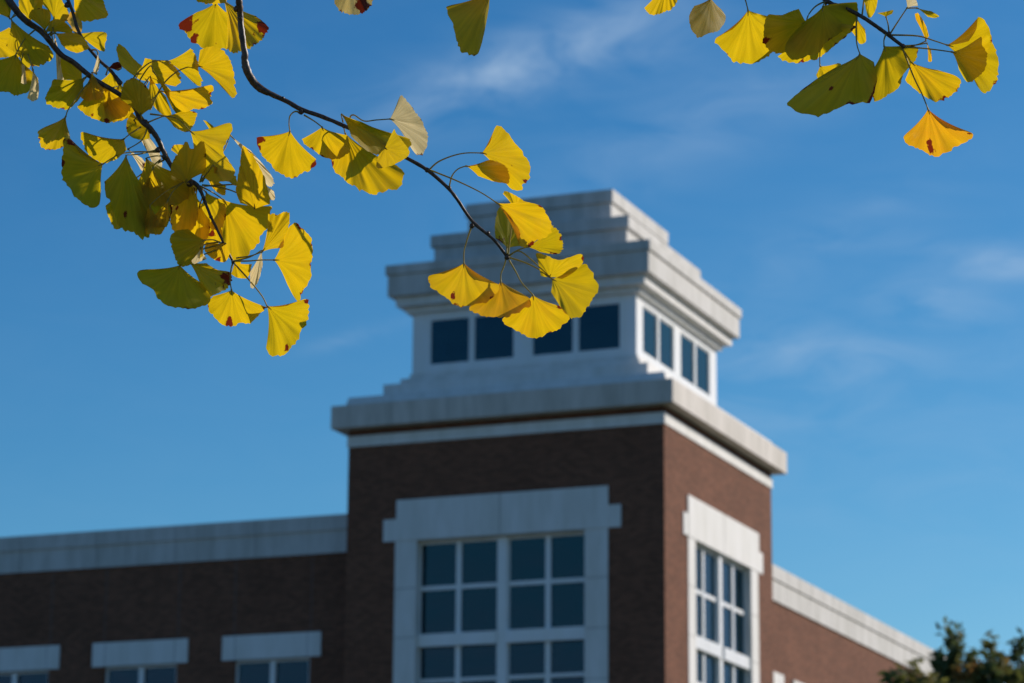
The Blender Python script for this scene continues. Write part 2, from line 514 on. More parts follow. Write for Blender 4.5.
rw.build('wing_wall', M_BRICK, bld)
pr = MB()
pr.box(RX-.3, -1.019, TD, 36.06, WZ, 14.36); pr.box(RX-.36, -.97, TD, 36.1, 14.36, WP)
y = 11.6
while y < 36:
    pr.box(-1.03, -1.0165, y, y+.024, WZ+.01, 14.35, 1); pr.box(-.98, -.9675, y, y+.024, 14.37, WP-.01, 1); y += 2.485
pr.box(-12, RX-.3, 35.7, 36.06, WZ, WP)
pr.build('parapet', [M_ROOFSTONE, M_JOINT], bld)
rf = MB(); rf.box(-12, RX-.4, TD, 35.6, 13.2, 13.6); rf.build('wing_roof', M_ROOF, bld)
il = MB(); il.box(-3.6, -3.3, TD, 35.5, BOT, 13.1)
for z in (11.3, 7.6, 3.6): il.box(-3.3, RX-.4, TD, 35.5, z, z+.2)
il.build('wing_interior', M_DARK, bld)
def small_window(axis, a0, a1, l0, l1, pl_, g0, g1):
    def b(mb, p0, p1, d0, d1, q0, q1, m=0):
        if axis == 'x': mb.box(p0, p1, pl_+d0, pl_+d1, q0, q1, m)
        else: mb.box(pl_-d1, pl_-d0, p0, p1, q0, q1, m)
    f = MB(); w = .07; mid = (a0+a1)/2
    b(f, a0, a0+w, .10, .22, g0, g1); b(f, a1-w, a1, .10, .22, g0, g1)
    b(f, mid-.075, mid+.075, .06, .22, g0+w, g1-w)
    b(f, a0+w, a1-w, .10, .22, g0, g0+w); b(f, a0+w, a1-w, .10, .22, g1-w, g1)
    mz = g0 + (g1-g0)*.5
    b(f, a0+w, mid-.075, .12, .20, mz-.03, mz+.03); b(f, mid+.075, a1-w, .12, .20, mz-.03, mz+.03)
    fo = f.build('window', M_FRAME, bld)
    p = MB(); b(p, a0+.03, a1-.03, .155, .165, g0+.03, g1-.03); p.build('pane', M_GLASS, fo)
    li = MB(); b(li, l0, l1, -.06, .10, g1, g1+.67)
    for q in (l0+.4, l1-.4): b(li, q-.01, q+.01, -.0625, -.05, g1+.01, g1+.66, 1)
    li.build('lintel', [M_STONE, M_JOINT], fo)
    si = MB(); b(si, a0-.1, a1+.1, -.08, .10, g0-.16, g0-.002); si.build('sill', M_STONE, fo)
for r in lint_l[:4]:
    for g0, g1 in bands[1:]:
        small_window('x', r-2.62, r-.35, r-2.99, r, LY, g0, g1)
for l in lint_r[:5]:
    for g0, g1 in bands[1:]:
        small_window('y', l+.36, l+2.63, l, l+2.99, RX, g0, g1)
# ------------------------------------------------------------------ ginkgo data
# Each leaf: (branch, base, margin from one corner round to the other, petiole points, options)
# given as directions from the camera; 'z' puts it nearer or farther along that direction (cm),
# 's' and 'v' tilt the blade sideways / vertically, 'b' bows it, 'c' its pigment, 'st' brown blotches.
LEAVES = [
(0,(10,19),[(-10,12),(-16,-4),(-6,-16),(8,-14),(14,2)],[(18,14)],dict(z=0.276,s=-0.314,v=0.352)),
(0,(-14,36),[(-6,60),(8,57),(20,56),(19,40),(10,27)],[(-20,20)],dict(z=2.078,s=-0.528,v=0.244)),
(0,(11,19),[(6,46),(13,51),(20,58),(23,68),(36,66),(46,63),(54,57),(50,47)],[(16,12)],dict(z=-1.021,c=0.1,s=-0.5,v=0.216)),
(0,(16,54),[(-12,62),(-10,88),(4,92),(20,95),(33,87),(33,72)],[(24,40),(36,29)],dict(z=-2.79,c=0.1,s=0.6,v=0.23)),
(0,(33,70),[(27,98),(30,100),(34,101),(38,98),(39,88),(38,78)],[(30,60),(26,50)],dict(z=-5.354,s=1.69,c=0.9,v=0.371)),
(0,(21,62),[(21,83),(26,84),(32,78),(31,70)],[(24,50)],dict(z=-2.981,s=2.03,c=0.9,v=0.261)),
(0,(53,28),[(57,81),(60,82),(64,83),(68,84),(62,72),(58,55)],[(52,36),(54,45)],dict(z=-0.561,s=2.406,c=0.9,v=0.7)),
(0,(84,78),[(54,79),(48,92),(45,101),(49,105),(58,108),(68,109),(76,103),(84,92)],[(88,76)],dict(z=-0.539,c=0.1,s=-0.554,v=0.434)),
(0,(95,80),[(77,107),(87,116),(97,119),(105,123),(116,121),(125,118),(131,108),(127,94)],[(100,82)],dict(z=1.18,st=[(92,114,2),(107,121,3)],s=-0.269,v=0.139)),
(0,(92,72),[(79,96),(86,101),(93,100),(101,98),(105,88)],[(97,74)],dict(z=-0.427,b=0.4,s=-0.442,v=0.36)),
(0,(66,116),[(52,124),(41,129),(37,134),(40,143),(47,150),(57,149),(62,147),(70,142),(69,132)],[(68,110),(75,100),(82,90),(90,82)],dict(z=-2.926,b=0.5,c=0.3,s=-0.496,v=0.27)),
(0,(103,164),[(77,150),(68,136),(64,138),(62,158),(63,180),(70,188),(75,197),(90,207),(99,205),(101,190)],[(118,155),(133,152),(157,152)],dict(z=-2.626,c=0.1,st=[(71,142,4)],s=0.6,v=0.182)),
(0,(124,139),[(100,138),(82,132),(83,144),(90,156),(102,163),(115,160),(127,150)],[(130,134),(141,127)],dict(z=-2.795,c=0.2,s=-0.35,v=0.393)),
(0,(126,155),[(104,182),(106,194),(112,207),(119,226),(131,232),(142,238),(150,233),(150,210),(142,185)],[(140,154),(156,150)],dict(z=-3.23,c=0.1,st=[(125,213,2.2)],s=0.6,v=0.233)),
(0,(146,158),[(132,192),(148,205),(166,206),(180,203),(190,197),(197,189),(188,176)],[(155,156),(163,156)],dict(z=-2,c=0.3,st=[(193,192,3)],s=0.6)),
(0,(168,200),[(141,226),(148,229),(157,228),(165,226),(170,215)],[(174,190),(184,182)],dict(z=-1.88,s=-0.442,v=0.216,c=0.3)),
(0,(150,205),[(132,226),(140,236),(150,234),(160,234),(166,226)],[(165,192),(184,182)],dict(z=-1.19,s=-0.364,v=0.259)),
(0,(120,190),[(105,206),(109,218),(116,229),(130,224)],[(150,168),(164,160)],dict(z=-1.009,s=-0.434,v=0.239)),
(0,(191,179),[(171,203),(171,224),(176,231),(186,231),(194,227),(198,214),(197,196)],[(194,181)],dict(z=0.947,st=[(177,208,2)],s=-0.488,v=0.345)),
(0,(205,240),[(188,229),(176,231),(170,239),(173,252),(180,266),(192,264),(203,256)],[(214,240),(223,244)],dict(z=-2.631,c=0.1,s=0.6,v=0.25)),
(0,(180,265),[(160,269),(138,271),(142,283),(153,290),(158,299),(165,304),(178,308),(196,308),(211,299),(200,282)],[(186,256),(200,250),(222,244)],dict(z=-3.267,c=0.15,s=0.6,v=0.177)),
(0,(189,262),[(206,263),(218,270),(231,273),(229,287),(220,291),(211,297),(202,290)],[(200,256),(222,248)],dict(z=-1.555,c=0.2,st=[(228,279,6)],s=0.5,v=0.005)),
(0,(201,248),[(191,261),(194,264),(199,262),(207,259)],[(206,244),(220,242)],dict(z=-2.806,s=1.541,c=0.9,v=0.215)),
(0,(226,243),[(206,242),(205,251),(213,259),(225,262),(230,253)],[(225,246)],dict(z=-0.698,st=[(218,260,3)],s=-0.399,v=0.12)),
(0,(231.5,290),[(213,296),(208,304),(209,311),(216,319),(222,325),(234,326),(242,323),(251,323),(258,316),(267,307)],[(230,280),(231,270),(233,262)],dict(z=-0.468,st=[(229,322,4)],s=-0.466,v=0.266)),
(0,(267,306),[(286,306),(305,299),(309,304),(308,320),(303,328),(295,344),(281,356),(270,355),(266,347)],[(262,296),(250,281),(233,262)],dict(z=0.432,st=[(307,301,2.5),(287,348,2.5)],s=-0.473,v=0.237)),
(0,(274,260),[(283,240),(289,227),(296,223),(303,230),(311,239),(313,255),(311,266),(311,277),(305,290),(297,300),(287,284)],[(262,260),(248,261),(234,261)],dict(z=0.17,s=-0.529,v=0.25)),
(0,(262,252),[(268,214),(278,214),(287,211),(290,217),(288,234),(282,248)],[(250,256),(236,258)],dict(z=0.84,s=-0.406,v=0.273)),
(0,(224,200),[(218,222),(224,243),(233,262),(247,257),(258,240),(269,225),(271,206)],[(212,192),(200,186)],dict(z=2.446,s=-0.381,v=0.2)),
(0,(255,209),[(240,203),(236,190),(240,166),(243,147),(252,155),(262,172),(268,190),(270,204)],[(246,198),(230,190),(212,186),(202,185)],dict(z=-0.428,s=-0.458,v=0.625)),
(0,(230,135),[(266,184),(270,187),(274,181),(266,168),(250,150)],[(224,150),(210,170),(202,182)],dict(z=3.669,s=2.723,c=0.9,v=0.459)),
(0,(262,182),[(267,194),(271,200),(275,199),(274,191)],[(240,184),(204,186)],dict(z=2.319,s=2.171,c=0.9,v=0.243)),
(0,(190,131),[(212,128),(231,123),(230,137),(223,150),(228,160),(235,170),(233,178),(222,182),(205,178),(194,160)],[(178,119),(165,116),(150,114)],dict(z=-0.162,s=-0.33,v=0.056)),
(0,(186,183),[(172,176),(171,166),(180,150),(187,142),(192,149),(203,141),(206,155),(206,172)],[(190,184)],dict(z=-1.508,c=0.1,s=0.6,v=0.205)),
(0,(213,165),[(214,173),(224,178),(236,186),(236,176)],[(208,172),(200,182)],dict(z=-1.419,s=0.6,v=0.232)),
(0,(204,172),[(211,186),(218,193),(225,195),(226,186)],[(200,182)],dict(z=1.33,s=-0.509,v=0.213)),
(0,(216,142),[(203,120),(208,122),(214,127),(221,136)],[(206,164),(200,182)],dict(z=2.418)),
(0,(164,116),[(174,127),(186,132),(194,124),(196,113),(184,110)],[(156,119),(149,122)],dict(z=1.346,s=-0.315,v=0.198)),
(0,(161,91),[(190,90),(213,85),(210,97),(212,103),(203,109),(193,109),(184,112),(176,107)],[(152,100),(144,110)],dict(z=0.235,s=-0.479,v=0.293)),
(0,(153,71),[(172,108),(180,117),(187,112),(181,100)],[(150,66),(140,80),(130,102)],dict(z=-1.636,c=0.1,s=0.6,v=0.351)),
(0,(150,76),[(146,98),(155,108),(165,117),(172,116),(166,97)],[(140,90),(130,102)],dict(z=1.594,s=-0.293,v=0.242)),
(0,(148,82),[(140,80),(126,70),(119,62),(117,48),(121,45),(127,50),(134,59),(146,69)],[(140,96),(132,104)],dict(z=4.571,s=-0.819,v=-0.2)),
(0,(138,74),[(145,58),(156,60),(168,62),(177,69),(181,81),(175,86),(164,84),(152,84)],[(132,90),(124,97)],dict(z=2.312,s=-0.507,v=0.213)),
(0,(108,68),[(113,63),(119,62),(122,68),(118,71)],[(106,75)],dict(z=-0.751,s=0.206,c=0.8,st=[(114,66,8)],v=0.423)),
(0,(141,116),[(121,100),(122,87),(132,78),(144,84),(151,95),(152,108)],[(142,120)],dict(z=-1.621,c=0.1,s=0.6,v=0.283)),
(0,(167,61),[(191,48),(195,54),(198,62),(199,72),(202,81),(198,86),(182,72)],[(155,61),(145,66),(132,80),(124,97)],dict(z=0.97,s=-0.452,v=0.412)),
(0,(198,66),[(200,50),(212,46),(224,51),(232,64),(234,80),(236,96),(231,97),(214,78)],[(188,67),(175,73),(162,86),(150,110)],dict(z=0.31,s=-0.417,v=0.182)),
(0,(72,-10),[(100,-8),(104,4),(108,14),(105,18),(90,21),(80,20),(74,8)],[(66,-12)],dict(z=0.278,c=0.4,s=-0.532,v=0.353)),
(0,(54,19),[(42,4),(40,-10),(56,-8),(64,4),(69,14),(65,22)],[(48,28),(46,33)],dict(z=1.678,s=-0.393,v=0.251)),
(0,(45,31),[(29,18),(31,11),(40,8),(48,10),(51,16),(49,25)],[(46,34)],dict(z=-0.467,c=0.1,s=0.6,v=0.217)),
(0,(46,32),[(49,22),(56,19),(65,22),(72,30),(71,34)],[(46,34)],dict(z=-0.695,c=0.1,s=0.6)),
(0,(55,33),[(70,32),(80,35),(88,44),(86,50),(78,53),(68,50),(61,44)],[(50,34)],dict(z=-1.29,c=0.3,s=-0.477,v=0.248)),
(0,(76,33),[(92,32),(104,32),(107,37),(105,45),(105,51),(99,50),(89,43)],[(66,26),(58,30),(50,36)],dict(z=2.542,s=-0.476,v=0.306)),
(0,(66,20),[(70,12),(78,13),(82,23),(81,32),(73,31)],[(56,28),(48,35)],dict(z=1.936,c=0.7,s=-0.417,v=0.329)),
(0,(30,22),[(19,10),(20,-8),(32,-12),(43,-8),(42,10)],[(30,24)],dict(z=1.206,s=-0.343,v=0.105)),
(0,(83,82),[(64,80),(61,68),(61,58),(72,63),(82,72)],[(86,77)],dict(z=2.272,s=-0.783,v=0.15)),
(0,(98,53),[(93,71),(95,73),(98,71),(100,63)],[(96,50),(92,50)],dict(z=-0.747,s=2.322,c=0.9,v=0.33)),
(0,(134,120),[(142,142),(149,155),(156,170),(162,171),(160,154),(149,136)],[(138,116)],dict(z=0.802,s=1.568,c=0.9,v=0.259)),
(0,(128,149),[(141,170),(144,171),(146,165),(142,158)],[(142,140),(148,126)],dict(z=-1.5,s=2.2,c=0.9,st=[(145,166,3)])),
(0,(153,168),[(142,188),(152,188),(162,186)],[(160,160)],dict(z=-2.252,s=-0.931,v=0.31)),
(0,(182,160),[(171,150),(174,145),(184,145),(190,150)],[(184,178)],dict(z=1.599,s=-0.439,v=0.196)),
(0,(234,262),[(231,274),(238,278),(248,277),(252,264)],[(233,262)],dict(z=1.395,s=-0.448,v=0.231)),
(0,(262,250),[(263,264),(258,282),(251,288),(250,272)],[(250,257),(234,261)],dict(z=1.085,s=1.816,c=0.9,v=0.323)),
(0,(213,220),[(200,228),(199,242),(214,245),(222,240),(222,230)],[(212,217)],dict(z=2.738,st=[(212,234,3)],s=-0.408,v=0.437)),
(0,(130,92),[(112,100),(112,112),(122,118),(134,112),(138,100)],[(124,97)],dict(z=0.886,s=-0.474,v=0.239)),
(0,(196,196),[(184,206),(186,220),(197,228),(206,222),(207,208)],[(197,188)],dict(z=4.183,s=-0.379,v=0.516)),
(1,(216,2),[(197,12),(179,24),(186,33),(194,43),(205,48),(213,50),(221,48),(228,49),(238,44),(240,22)],[(226,-10),(236,-18)],dict(z=4.229,st=[(182,26,11),(193,40,5),(213,50,2),(228,49,2)],s=-0.187,v=0.369)),
(1,(224,0),[(256,16),(269,28),(264,36),(258,43),(245,50),(233,53),(226,46)],[(232,-8),(238,-12)],dict(z=2.576,st=[(265,30,9)],s=0.223,v=-0.082)),
(1,(210,-22),[(193,-4),(199,2),(212,4),(226,2),(228,-8)],[(222,-24),(236,-20)],dict(z=-0.328,s=-0.714,v=0.109)),
(1,(290,131),[(272,136),(258,137),(257,141),(260,150),(269,164),(279,174),(293,177),(305,172),(315,168),(317,160)],[(289,124),(290,116),(295,111.5),(301,113)],dict(z=0.993,st=[(259,141,4.5),(314,166,4)],s=-0.303,v=0.39)),
(1,(322,127),[(302,139),(305,145),(312,149),(320,155),(329,159),(341,158),(350,150),(347,135)],[(314,121),(304,115)],dict(z=-0.584,s=-0.452,v=0.324)),
(1,(345,133),[(331,160),(335,170),(346,182),(360,190),(375,196),(382,193),(396,187),(404,175),(398,166)],[(344,128),(345,126)],dict(z=1.225,st=[(332,163,2)],s=-0.115,v=0.051)),
(1,(341,114),[(362,122),(380,130),(405,137),(410,143),(405,150),(393,154),(382,155),(366,150),(351,136)],[(343,122)],dict(z=-2.171,s=0.5,v=-0.2,c=0.3,b=-0.3)),
(1,(390,119),[(396,106),(401,95),(406,100),(415,111),(423,122),(426,130),(428,142),(423,153),(417,155),(409,145)],[(376,120),(364,121),(354,115),(350,118),(352,129)],dict(z=-1.072,s=1.504,c=0.9,v=0.497)),
(1,(385,148),[(394,129),(400,138),(409,150),(407,157),(393,165),(377,168),(378,156)],[(392,152)],dict(z=-1.5,s=-0.455,v=-0.2)),
(1,(482,153),[(491,142),(496,126),(504,129),(512,139),(523,153),(530,165),(529,180),(523,184),(523,190),(513,190),(505,182),(494,166)],[(466,153),(452,156),(438,162),(429,170)],dict(z=-0.006,st=[(527,182,3.5)],s=-0.367,v=0.011)),
(1,(466,166),[(478,165),(490,160),(506,167),(510,182),(503,183),(492,181),(478,176)],[(458,169),(452,176),(449,188)],dict(z=-0.312,s=-0.367,v=0.301)),
(1,(497,203),[(523,201),(541,206),(547,215),(552,225),(548,237),(537,241),(528,247),(520,246),(520,232),(511,217)],[(480,192),(455,180),(430,170)],dict(z=-1.134,st=[(542,205,3)],s=-0.578,v=0.126)),
(1,(516,212),[(503,194),(505,191),(515,195),(527,203)],[(512,225),(508,256)],dict(z=0.618)),
(1,(507,248),[(495,238),(495,225),(499,209),(510,211),(519,224),(522,238),(520,246)],[(507,256)],dict(z=0.381,st=[(498,242,5)],s=0.6,v=-0.122)),
(1,(527,247),[(552,226),(559,231),(563,244),(561,252),(552,254),(540,252)],[(518,250),(508,256)],dict(z=0.356,st=[(555,254,2)],s=-0.188,v=0.154)),
(1,(549,277),[(541,276),(538,262),(536,253),(548,256),(559,260),(570,257),(581,254),(583,262),(574,272),(562,279)],[(540,270),(526,263),(508,257)],dict(z=-0.743,s=-0.484,v=0.273)),
(1,(552,279),[(570,270),(584,264),(591,270),(597,282),(598,290),(593,299),(588,307),(577,318),(566,314),(558,303),(551,292)],[(534,262),(519,251),(508,257)],dict(z=-0.882,s=-0.29,v=-0.087)),
(1,(533,295),[(514,312),(503,318),(504,323),(514,329),(526,336),(537,338),(549,333),(560,328),(569,318),(560,306)],[(522,283),(516,272),(509,260)],dict(z=-0.638,st=[(560,306,3.5)],s=-0.463,v=0.24)),
(1,(501,281),[(484,297),(469,308),(477,314),(486,317),(497,317),(508,316),(522,310),(532,301),(516,290)],[(501,274),(504,266),(506,259)],dict(z=-0.214,c=0.55,s=-0.043,v=-0.015)),
(1,(464,263),[(449,272),(429,276),(431,287),(443,295),(452,302),(460,307),(471,306),(487,301),(497,291),(498,284),(479,278)],[(464,252),(467,240),(471,228)],dict(z=-0.121,c=0.4,st=[(452,296,2.5)],s=-0.259,v=-0.008)),
(2,(748,10),[(732,30),(715,39),(720,47),(728,54),(733,61),(742,63),(753,63),(761,61),(770,54),(776,40),(772,17)],[(746,2),(743,-10),(750,-24)],dict(z=1.09,s=-0.497,v=0.269)),
(2,(806,22),[(799,9),(781,15),(767,15),(764,28),(763,40),(770,52),(778,53),(795,52)],[(809,14),(816,6),(826,1)],dict(z=-0.441,c=0.1,st=[(765,41,4)],s=0.6,v=0.371)),
(2,(823,6),[(806,20),(788,40),(786,52),(793,60),(805,57),(818,53),(826,43),(840,33),(853,26),(858,12),(857,2)],[(825,2)],dict(z=-1.523,c=0.1,s=0.6)),
(2,(818,18),[(778,56),(790,63),(800,62),(815,60),(824,54),(831,49),(844,38),(857,26)],[(824,6)],dict(z=0.984,s=-0.513,v=0.264)),
(2,(857,18),[(849,28),(855,36),(860,44),(866,41),(865,29)],[(856,14)],dict(z=4,s=-0.331,v=0.53)),
(2,(860,54),[(838,66),(815,80),(788,102),(791,108),(803,113),(820,115),(832,112),(843,106),(855,104),(868,102),(873,97),(877,80),(874,62)],[(857,45),(856,30),(857,15)],dict(z=-1.505,c=0.1,st=[(831,88,2)],s=0.6,v=0.097)),
(2,(820,66),[(816,75),(820,80),(830,74),(841,65),(838,63)],[(820,52),(824,20),(826,2)],dict(z=1.385,s=-0.393,v=0.2)),
(2,(884,46),[(868,76),(869,93),(877,101),(888,95),(898,88),(905,72),(914,62),(918,50),(912,45)],[(884,40),(886,34)],dict(z=-0.352,c=0.2,st=[(917,47,3.5)],s=0.175,v=0.348)),
(2,(911,62),[(905,80),(918,92),(931,100),(940,101),(952,95),(960,85),(958,77),(938,70)],[(906,54),(900,46)],dict(z=0.5,s=-0.2,v=0.33)),
(2,(928,109),[(918,124),(904,136),(906,142),(916,148),(933,156),(945,154),(955,147),(969,140),(972,133),(950,126)],[(922,94),(916,82),(910,68),(902,47)],dict(z=-0.512,c=0.6,st=[(930,142,3),(931,149,3.5),(970,134,2)])),
(2,(952,52),[(970,44),(987,34),(989,46),(984,69),(974,80),(967,82),(959,70)],[(938,50),(920,48),(900,47)],dict(z=-0.591,c=0.1,s=-0.33,v=0.219)),
(2,(947,45),[(969,41),(976,30),(978,17),(986,22),(992,38),(998,62),(997,80),(990,91),(981,91),(972,76)],[(935,41),(918,36),(892,35)],dict(z=0.448,s=-0.422,v=0.24)),
(2,(870,-10),[(864,0),(868,17),(873,15),(877,5),(878,-8)],[(866,-14),(862,16)],dict(z=-1.282,s=-0.522,v=0.149)),
(2,(886,17),[(877,13),(884,12),(893,10),(892,14)],[(888,24),(889,33)],dict(z=-0.57,s=0.246,v=0.31)),
(2,(907,8),[(905,-4),(911,-3),(916,0),(918,6)],[(899,20),(890,34)],dict(z=-1.183,s=2.053,c=0.9,v=0.142)),
(2,(917,8),[(928,17),(935,18),(939,16),(931,11)],[(907,8)],dict(z=-1.074,c=0.1,s=-0.505,v=0.233)),
(2,(926,41),[(916,20),(915,14),(919,14),(926,26),(929,36)],[(916,45),(903,46)],dict(z=0.286,s=-0.386,c=0.5,v=0.348)),
(2,(927,43),[(928,61),(930,62),(932,60),(931,50)],[(916,45),(903,46)],dict(z=0.445,s=-0.283,c=0.5,v=0.378)),
(3,(492,-10),[(470,2),(448,6),(446,11),(454,27),(457,44),(463,52),(470,54),(478,54),(484,34),(489,8)],[(500,-30),(506,-60)],dict(z=-0.038,s=0.4,b=0.9,c=0.3,v=0.233)),
(3,(352,-26),[(334,1),(338,9),(345,13),(355,15),(364,12),(371,6),(373,-4)],[(354,-42),(358,-70)],dict(z=-0.105,s=0.066,c=0.9,st=[(361,4,7)],v=0.338)),
(3,(668,-22),[(644,8),(648,13),(656,15),(664,12),(672,9),(678,0)],[(672,-40),(676,-64)],dict(z=-0.024,s=-0.294,v=0.216)),
(3,(711,-2),[(694,6),(689,17),(692,30),(698,37),(708,34),(720,29),(726,18),(721,9)],[(714,-20),(722,-60)],dict(z=0.172,s=1.2,c=0.62,b=0.3,v=0.097)),
(4,(1104.7,-179.2),[(1127.5,-134.6),(1108.3,-125.7),(1085.8,-125.2),(1066,-137.1),(1055.8,-157.1),(1054.6,-178.3)],[(1108.7,-193.2)],dict(z=-4.641)),  # from here: unseen leaves added to shade the right cluster
(4,(1078,-83.9),[(1118.1,-98.9),(1123.8,-81.7),(1121.9,-62.5),(1110,-46.9),(1091.9,-40.2),(1073.9,-41.3)],[(1082,-97.9)],dict(z=8)),
(4,(1047.2,-166),[(1057.2,-129.9),(1041.9,-126.3),(1025.3,-129.3),(1012.6,-140.9),(1008.1,-157.2),(1010.4,-172.8)],[(1051.2,-180)],dict(z=9.181)),
(4,(984.9,-173.4),[(1021.1,-147.5),(1009.6,-132.7),(992,-123.1),(971.6,-124.4),(955.3,-136.1),(945.8,-152.2)],[(988.9,-187.4)],dict(z=-2.467)),
(4,(930,-148.1),[(979.4,-142.2),(976.1,-121.5),(964,-102.7),(943.3,-93),(921.1,-95.6),(903.1,-106.3)],[(934,-162.1)],dict(z=9.085)),
(4,(982.6,-72),[(999.6,-38.3),(985.1,-31.6),(968.1,-31.3),(953.3,-40.3),(945.6,-55.5),(944.7,-71.4)],[(986.6,-86)],dict(z=9.197)),
(4,(996.1,-207),[(1041.1,-226.5),(1048.6,-207.2),(1047.7,-185.1),(1034.9,-166.6),(1014.6,-157.9),(993.9,-158)],[(1000.1,-221)],dict(z=4.721)),
(4,(1150,-230),[(1155.7,-181.3),(1135.1,-179.7),(1114.2,-187),(1100.2,-204.5),(1097.6,-226.5),(1103.7,-246.2)],[(1154,-244)],dict(z=10.59)),
(4,(1000.7,-97.8),[(1038.4,-71.3),(1026.6,-55.8),(1008.5,-45.8),(987.4,-46.9),(970.4,-58.9),(960.4,-75.5)],[(1004.7,-111.8)],dict(z=6.511)),
(4,(1096.7,-72),[(1128.1,-32.5),(1110.9,-19.8),(1088.7,-14.9),(1066.9,-22.7),(1052.8,-40.5),(1047.4,-61.1)],[(1100.7,-86)],dict(z=13.996)),
(4,(976.3,-116.2),[(1013.1,-105.9),(1008.2,-90.5),(996.7,-77.6),(979.9,-72.7),(963.3,-77.4),(950.9,-87.7)],[(980.3,-130.2)],dict(z=2.558)),
(4,(993.3,-191.3),[(1037.7,-184.1),(1033.9,-165.5),(1022.3,-149),(1003.3,-141),(983.3,-144.2),(967.4,-154.6)],[(997.3,-205.3)],dict(z=3.283)),
(5,(330,-80.1),[(369.4,-70.9),(364.9,-54.4),(353.4,-40.3),(335.8,-34.3),(318.1,-38.5),(304.5,-48.7)],[(334,-94.1)],dict(z=13.199)),  # unseen leaves added to throw shade on the left cluster
(5,(800,-86.6),[(842.3,-78.5),(838.2,-60.8),(826.7,-45.3),(808.2,-38.1),(789.2,-41.8),(774.2,-52.1)],[(804,-100.6)],dict(z=21.348)),
(5,(679.4,-212.9),[(684.1,-177.2),(668.9,-175.8),(653.6,-180.9),(643,-193.7),(640.9,-209.8),(645.2,-224.4)],[(683.4,-226.9)],dict(z=5.506)),
(5,(700.5,-72),[(744.9,-89.6),(751.6,-70.6),(750,-49.2),(737,-31.5),(717,-23.6),(696.9,-24.4)],[(704.5,-86)],dict(z=4.747)),
(5,(487.7,-144.7),[(521.3,-158.7),(526.7,-144.3),(525.7,-128),(516.1,-114.3),(500.9,-108),(485.6,-108.3)],[(491.7,-158.7)],dict(z=9.077)),
(5,(330,-98.3),[(377.2,-100.1),(377.2,-80.2),(368.7,-60.7),(350.8,-48.5),(329.5,-47.7),(310.9,-55)],[(334,-112.3)],dict(z=10.963)),
(5,(744.8,-96.4),[(784.7,-86.5),(779.9,-69.9),(768.1,-55.6),(750.1,-49.8),(732.2,-54.2),(718.4,-64.8)],[(748.8,-110.4)],dict(z=-1.9)),
(5,(513.7,-105.8),[(559.9,-115.5),(563.2,-95.9),(558,-75.3),(542.4,-60.3),(521.7,-56),(502.2,-60.1)],[(517.7,-119.8)],dict(z=19.706)),
(5,(736.8,-109),[(784.1,-125.9),(790.4,-105.7),(787.9,-83.2),(773.6,-65.2),(752.4,-57.6),(731.2,-59.1)],[(740.8,-123)],dict(z=7.382)),
(5,(548.5,-135.3),[(584.9,-101.5),(570.1,-86.7),(549.2,-78.6),(526.8,-82.9),(510.4,-98.1),(502.1,-117.4)],[(552.5,-149.3)],dict(z=4.171)),
(5,(335.2,-98.5),[(368.1,-74.9),(357.6,-61.4),(341.5,-52.7),(323,-53.9),(308.2,-64.6),(299.6,-79.3)],[(339.2,-112.5)],dict(z=1.433)),
(5,(438.4,-187.9),[(475.1,-197.8),(478.7,-182.2),(475.4,-165.4),(463.6,-152.6),(447.1,-148.2),(431.2,-150.6)],[(442.4,-201.9)],dict(z=11.216)),
(5,(695.6,-72),[(731.8,-75.8),(732.9,-60.5),(727.3,-45.1),(714.1,-34.8),(697.8,-33),(683.2,-37.7)],[(699.6,-86)],dict(z=9.226)),
(5,(747.3,-104.1),[(784.1,-90.3),(777.7,-75),(764.8,-62.8),(747.1,-59.3),(730.6,-65.5),(718.7,-77.1)],[(751.3,-118.1)],dict(z=-2.643)),
(4,(1012.9,-127.5),[(1053.2,-107.9),(1044.2,-91.2),(1028.3,-78.8),(1007.9,-76.6),(989.7,-85.5),(977.5,-99.9)],[(1016.9,-141.5)],dict(z=14.247)),  # more unseen leaves added as shade casters for the right cluster
(4,(945.1,-111.2),[(988.1,-126.9),(994,-108.5),(991.9,-88),(979,-71.5),(959.6,-64.4),(940.3,-65.7)],[(949.1,-125.2)],dict(z=10.745)),
(4,(1097.7,-175),[(1126.8,-131.8),(1108.1,-120.3),(1084.9,-117),(1063.1,-126.7),(1050,-146.2),(1046.2,-167.8)],[(1101.7,-189)],dict(z=14)),
(4,(1048.6,-133.5),[(1092.6,-142.9),(1095.9,-124.2),(1091,-104.5),(1076.1,-90.2),(1056.3,-86),(1037.7,-89.9)],[(1052.6,-147.5)],dict(z=19.157)),
(4,(965.7,-142.6),[(1010.5,-136),(1007,-117.2),(995.5,-100.4),(976.4,-92.1),(956.3,-95.1),(940.1,-105.3)],[(969.7,-156.6)],dict(z=8.15)),
(4,(1113.7,-142),[(1119.5,-97.2),(1100.5,-95.4),(1081.2,-101.9),(1068,-118),(1065.4,-138.2),(1070.8,-156.5)],[(1117.7,-156)],dict(z=10.501)),
(4,(1027.6,-106.1),[(1065.5,-85.5),(1056.2,-69.9),(1040.4,-58.7),(1020.7,-57.5),(1003.7,-66.7),(992.6,-81.1)],[(1031.6,-120.1)],dict(z=14)),
(4,(1019.2,-165.6),[(1069.4,-149.9),(1061.9,-129),(1045.7,-111.8),(1022.4,-105.7),(999.8,-112.8),(983.1,-127.4)],[(1023.2,-179.6)],dict(z=16.315)),
(4,(1096.8,-134.7),[(1134.4,-112.4),(1124.3,-96.9),(1107.9,-86.1),(1087.8,-85.6),(1070.9,-95.7),(1060.2,-110.7)],[(1100.8,-148.7)],dict(z=13.129)),
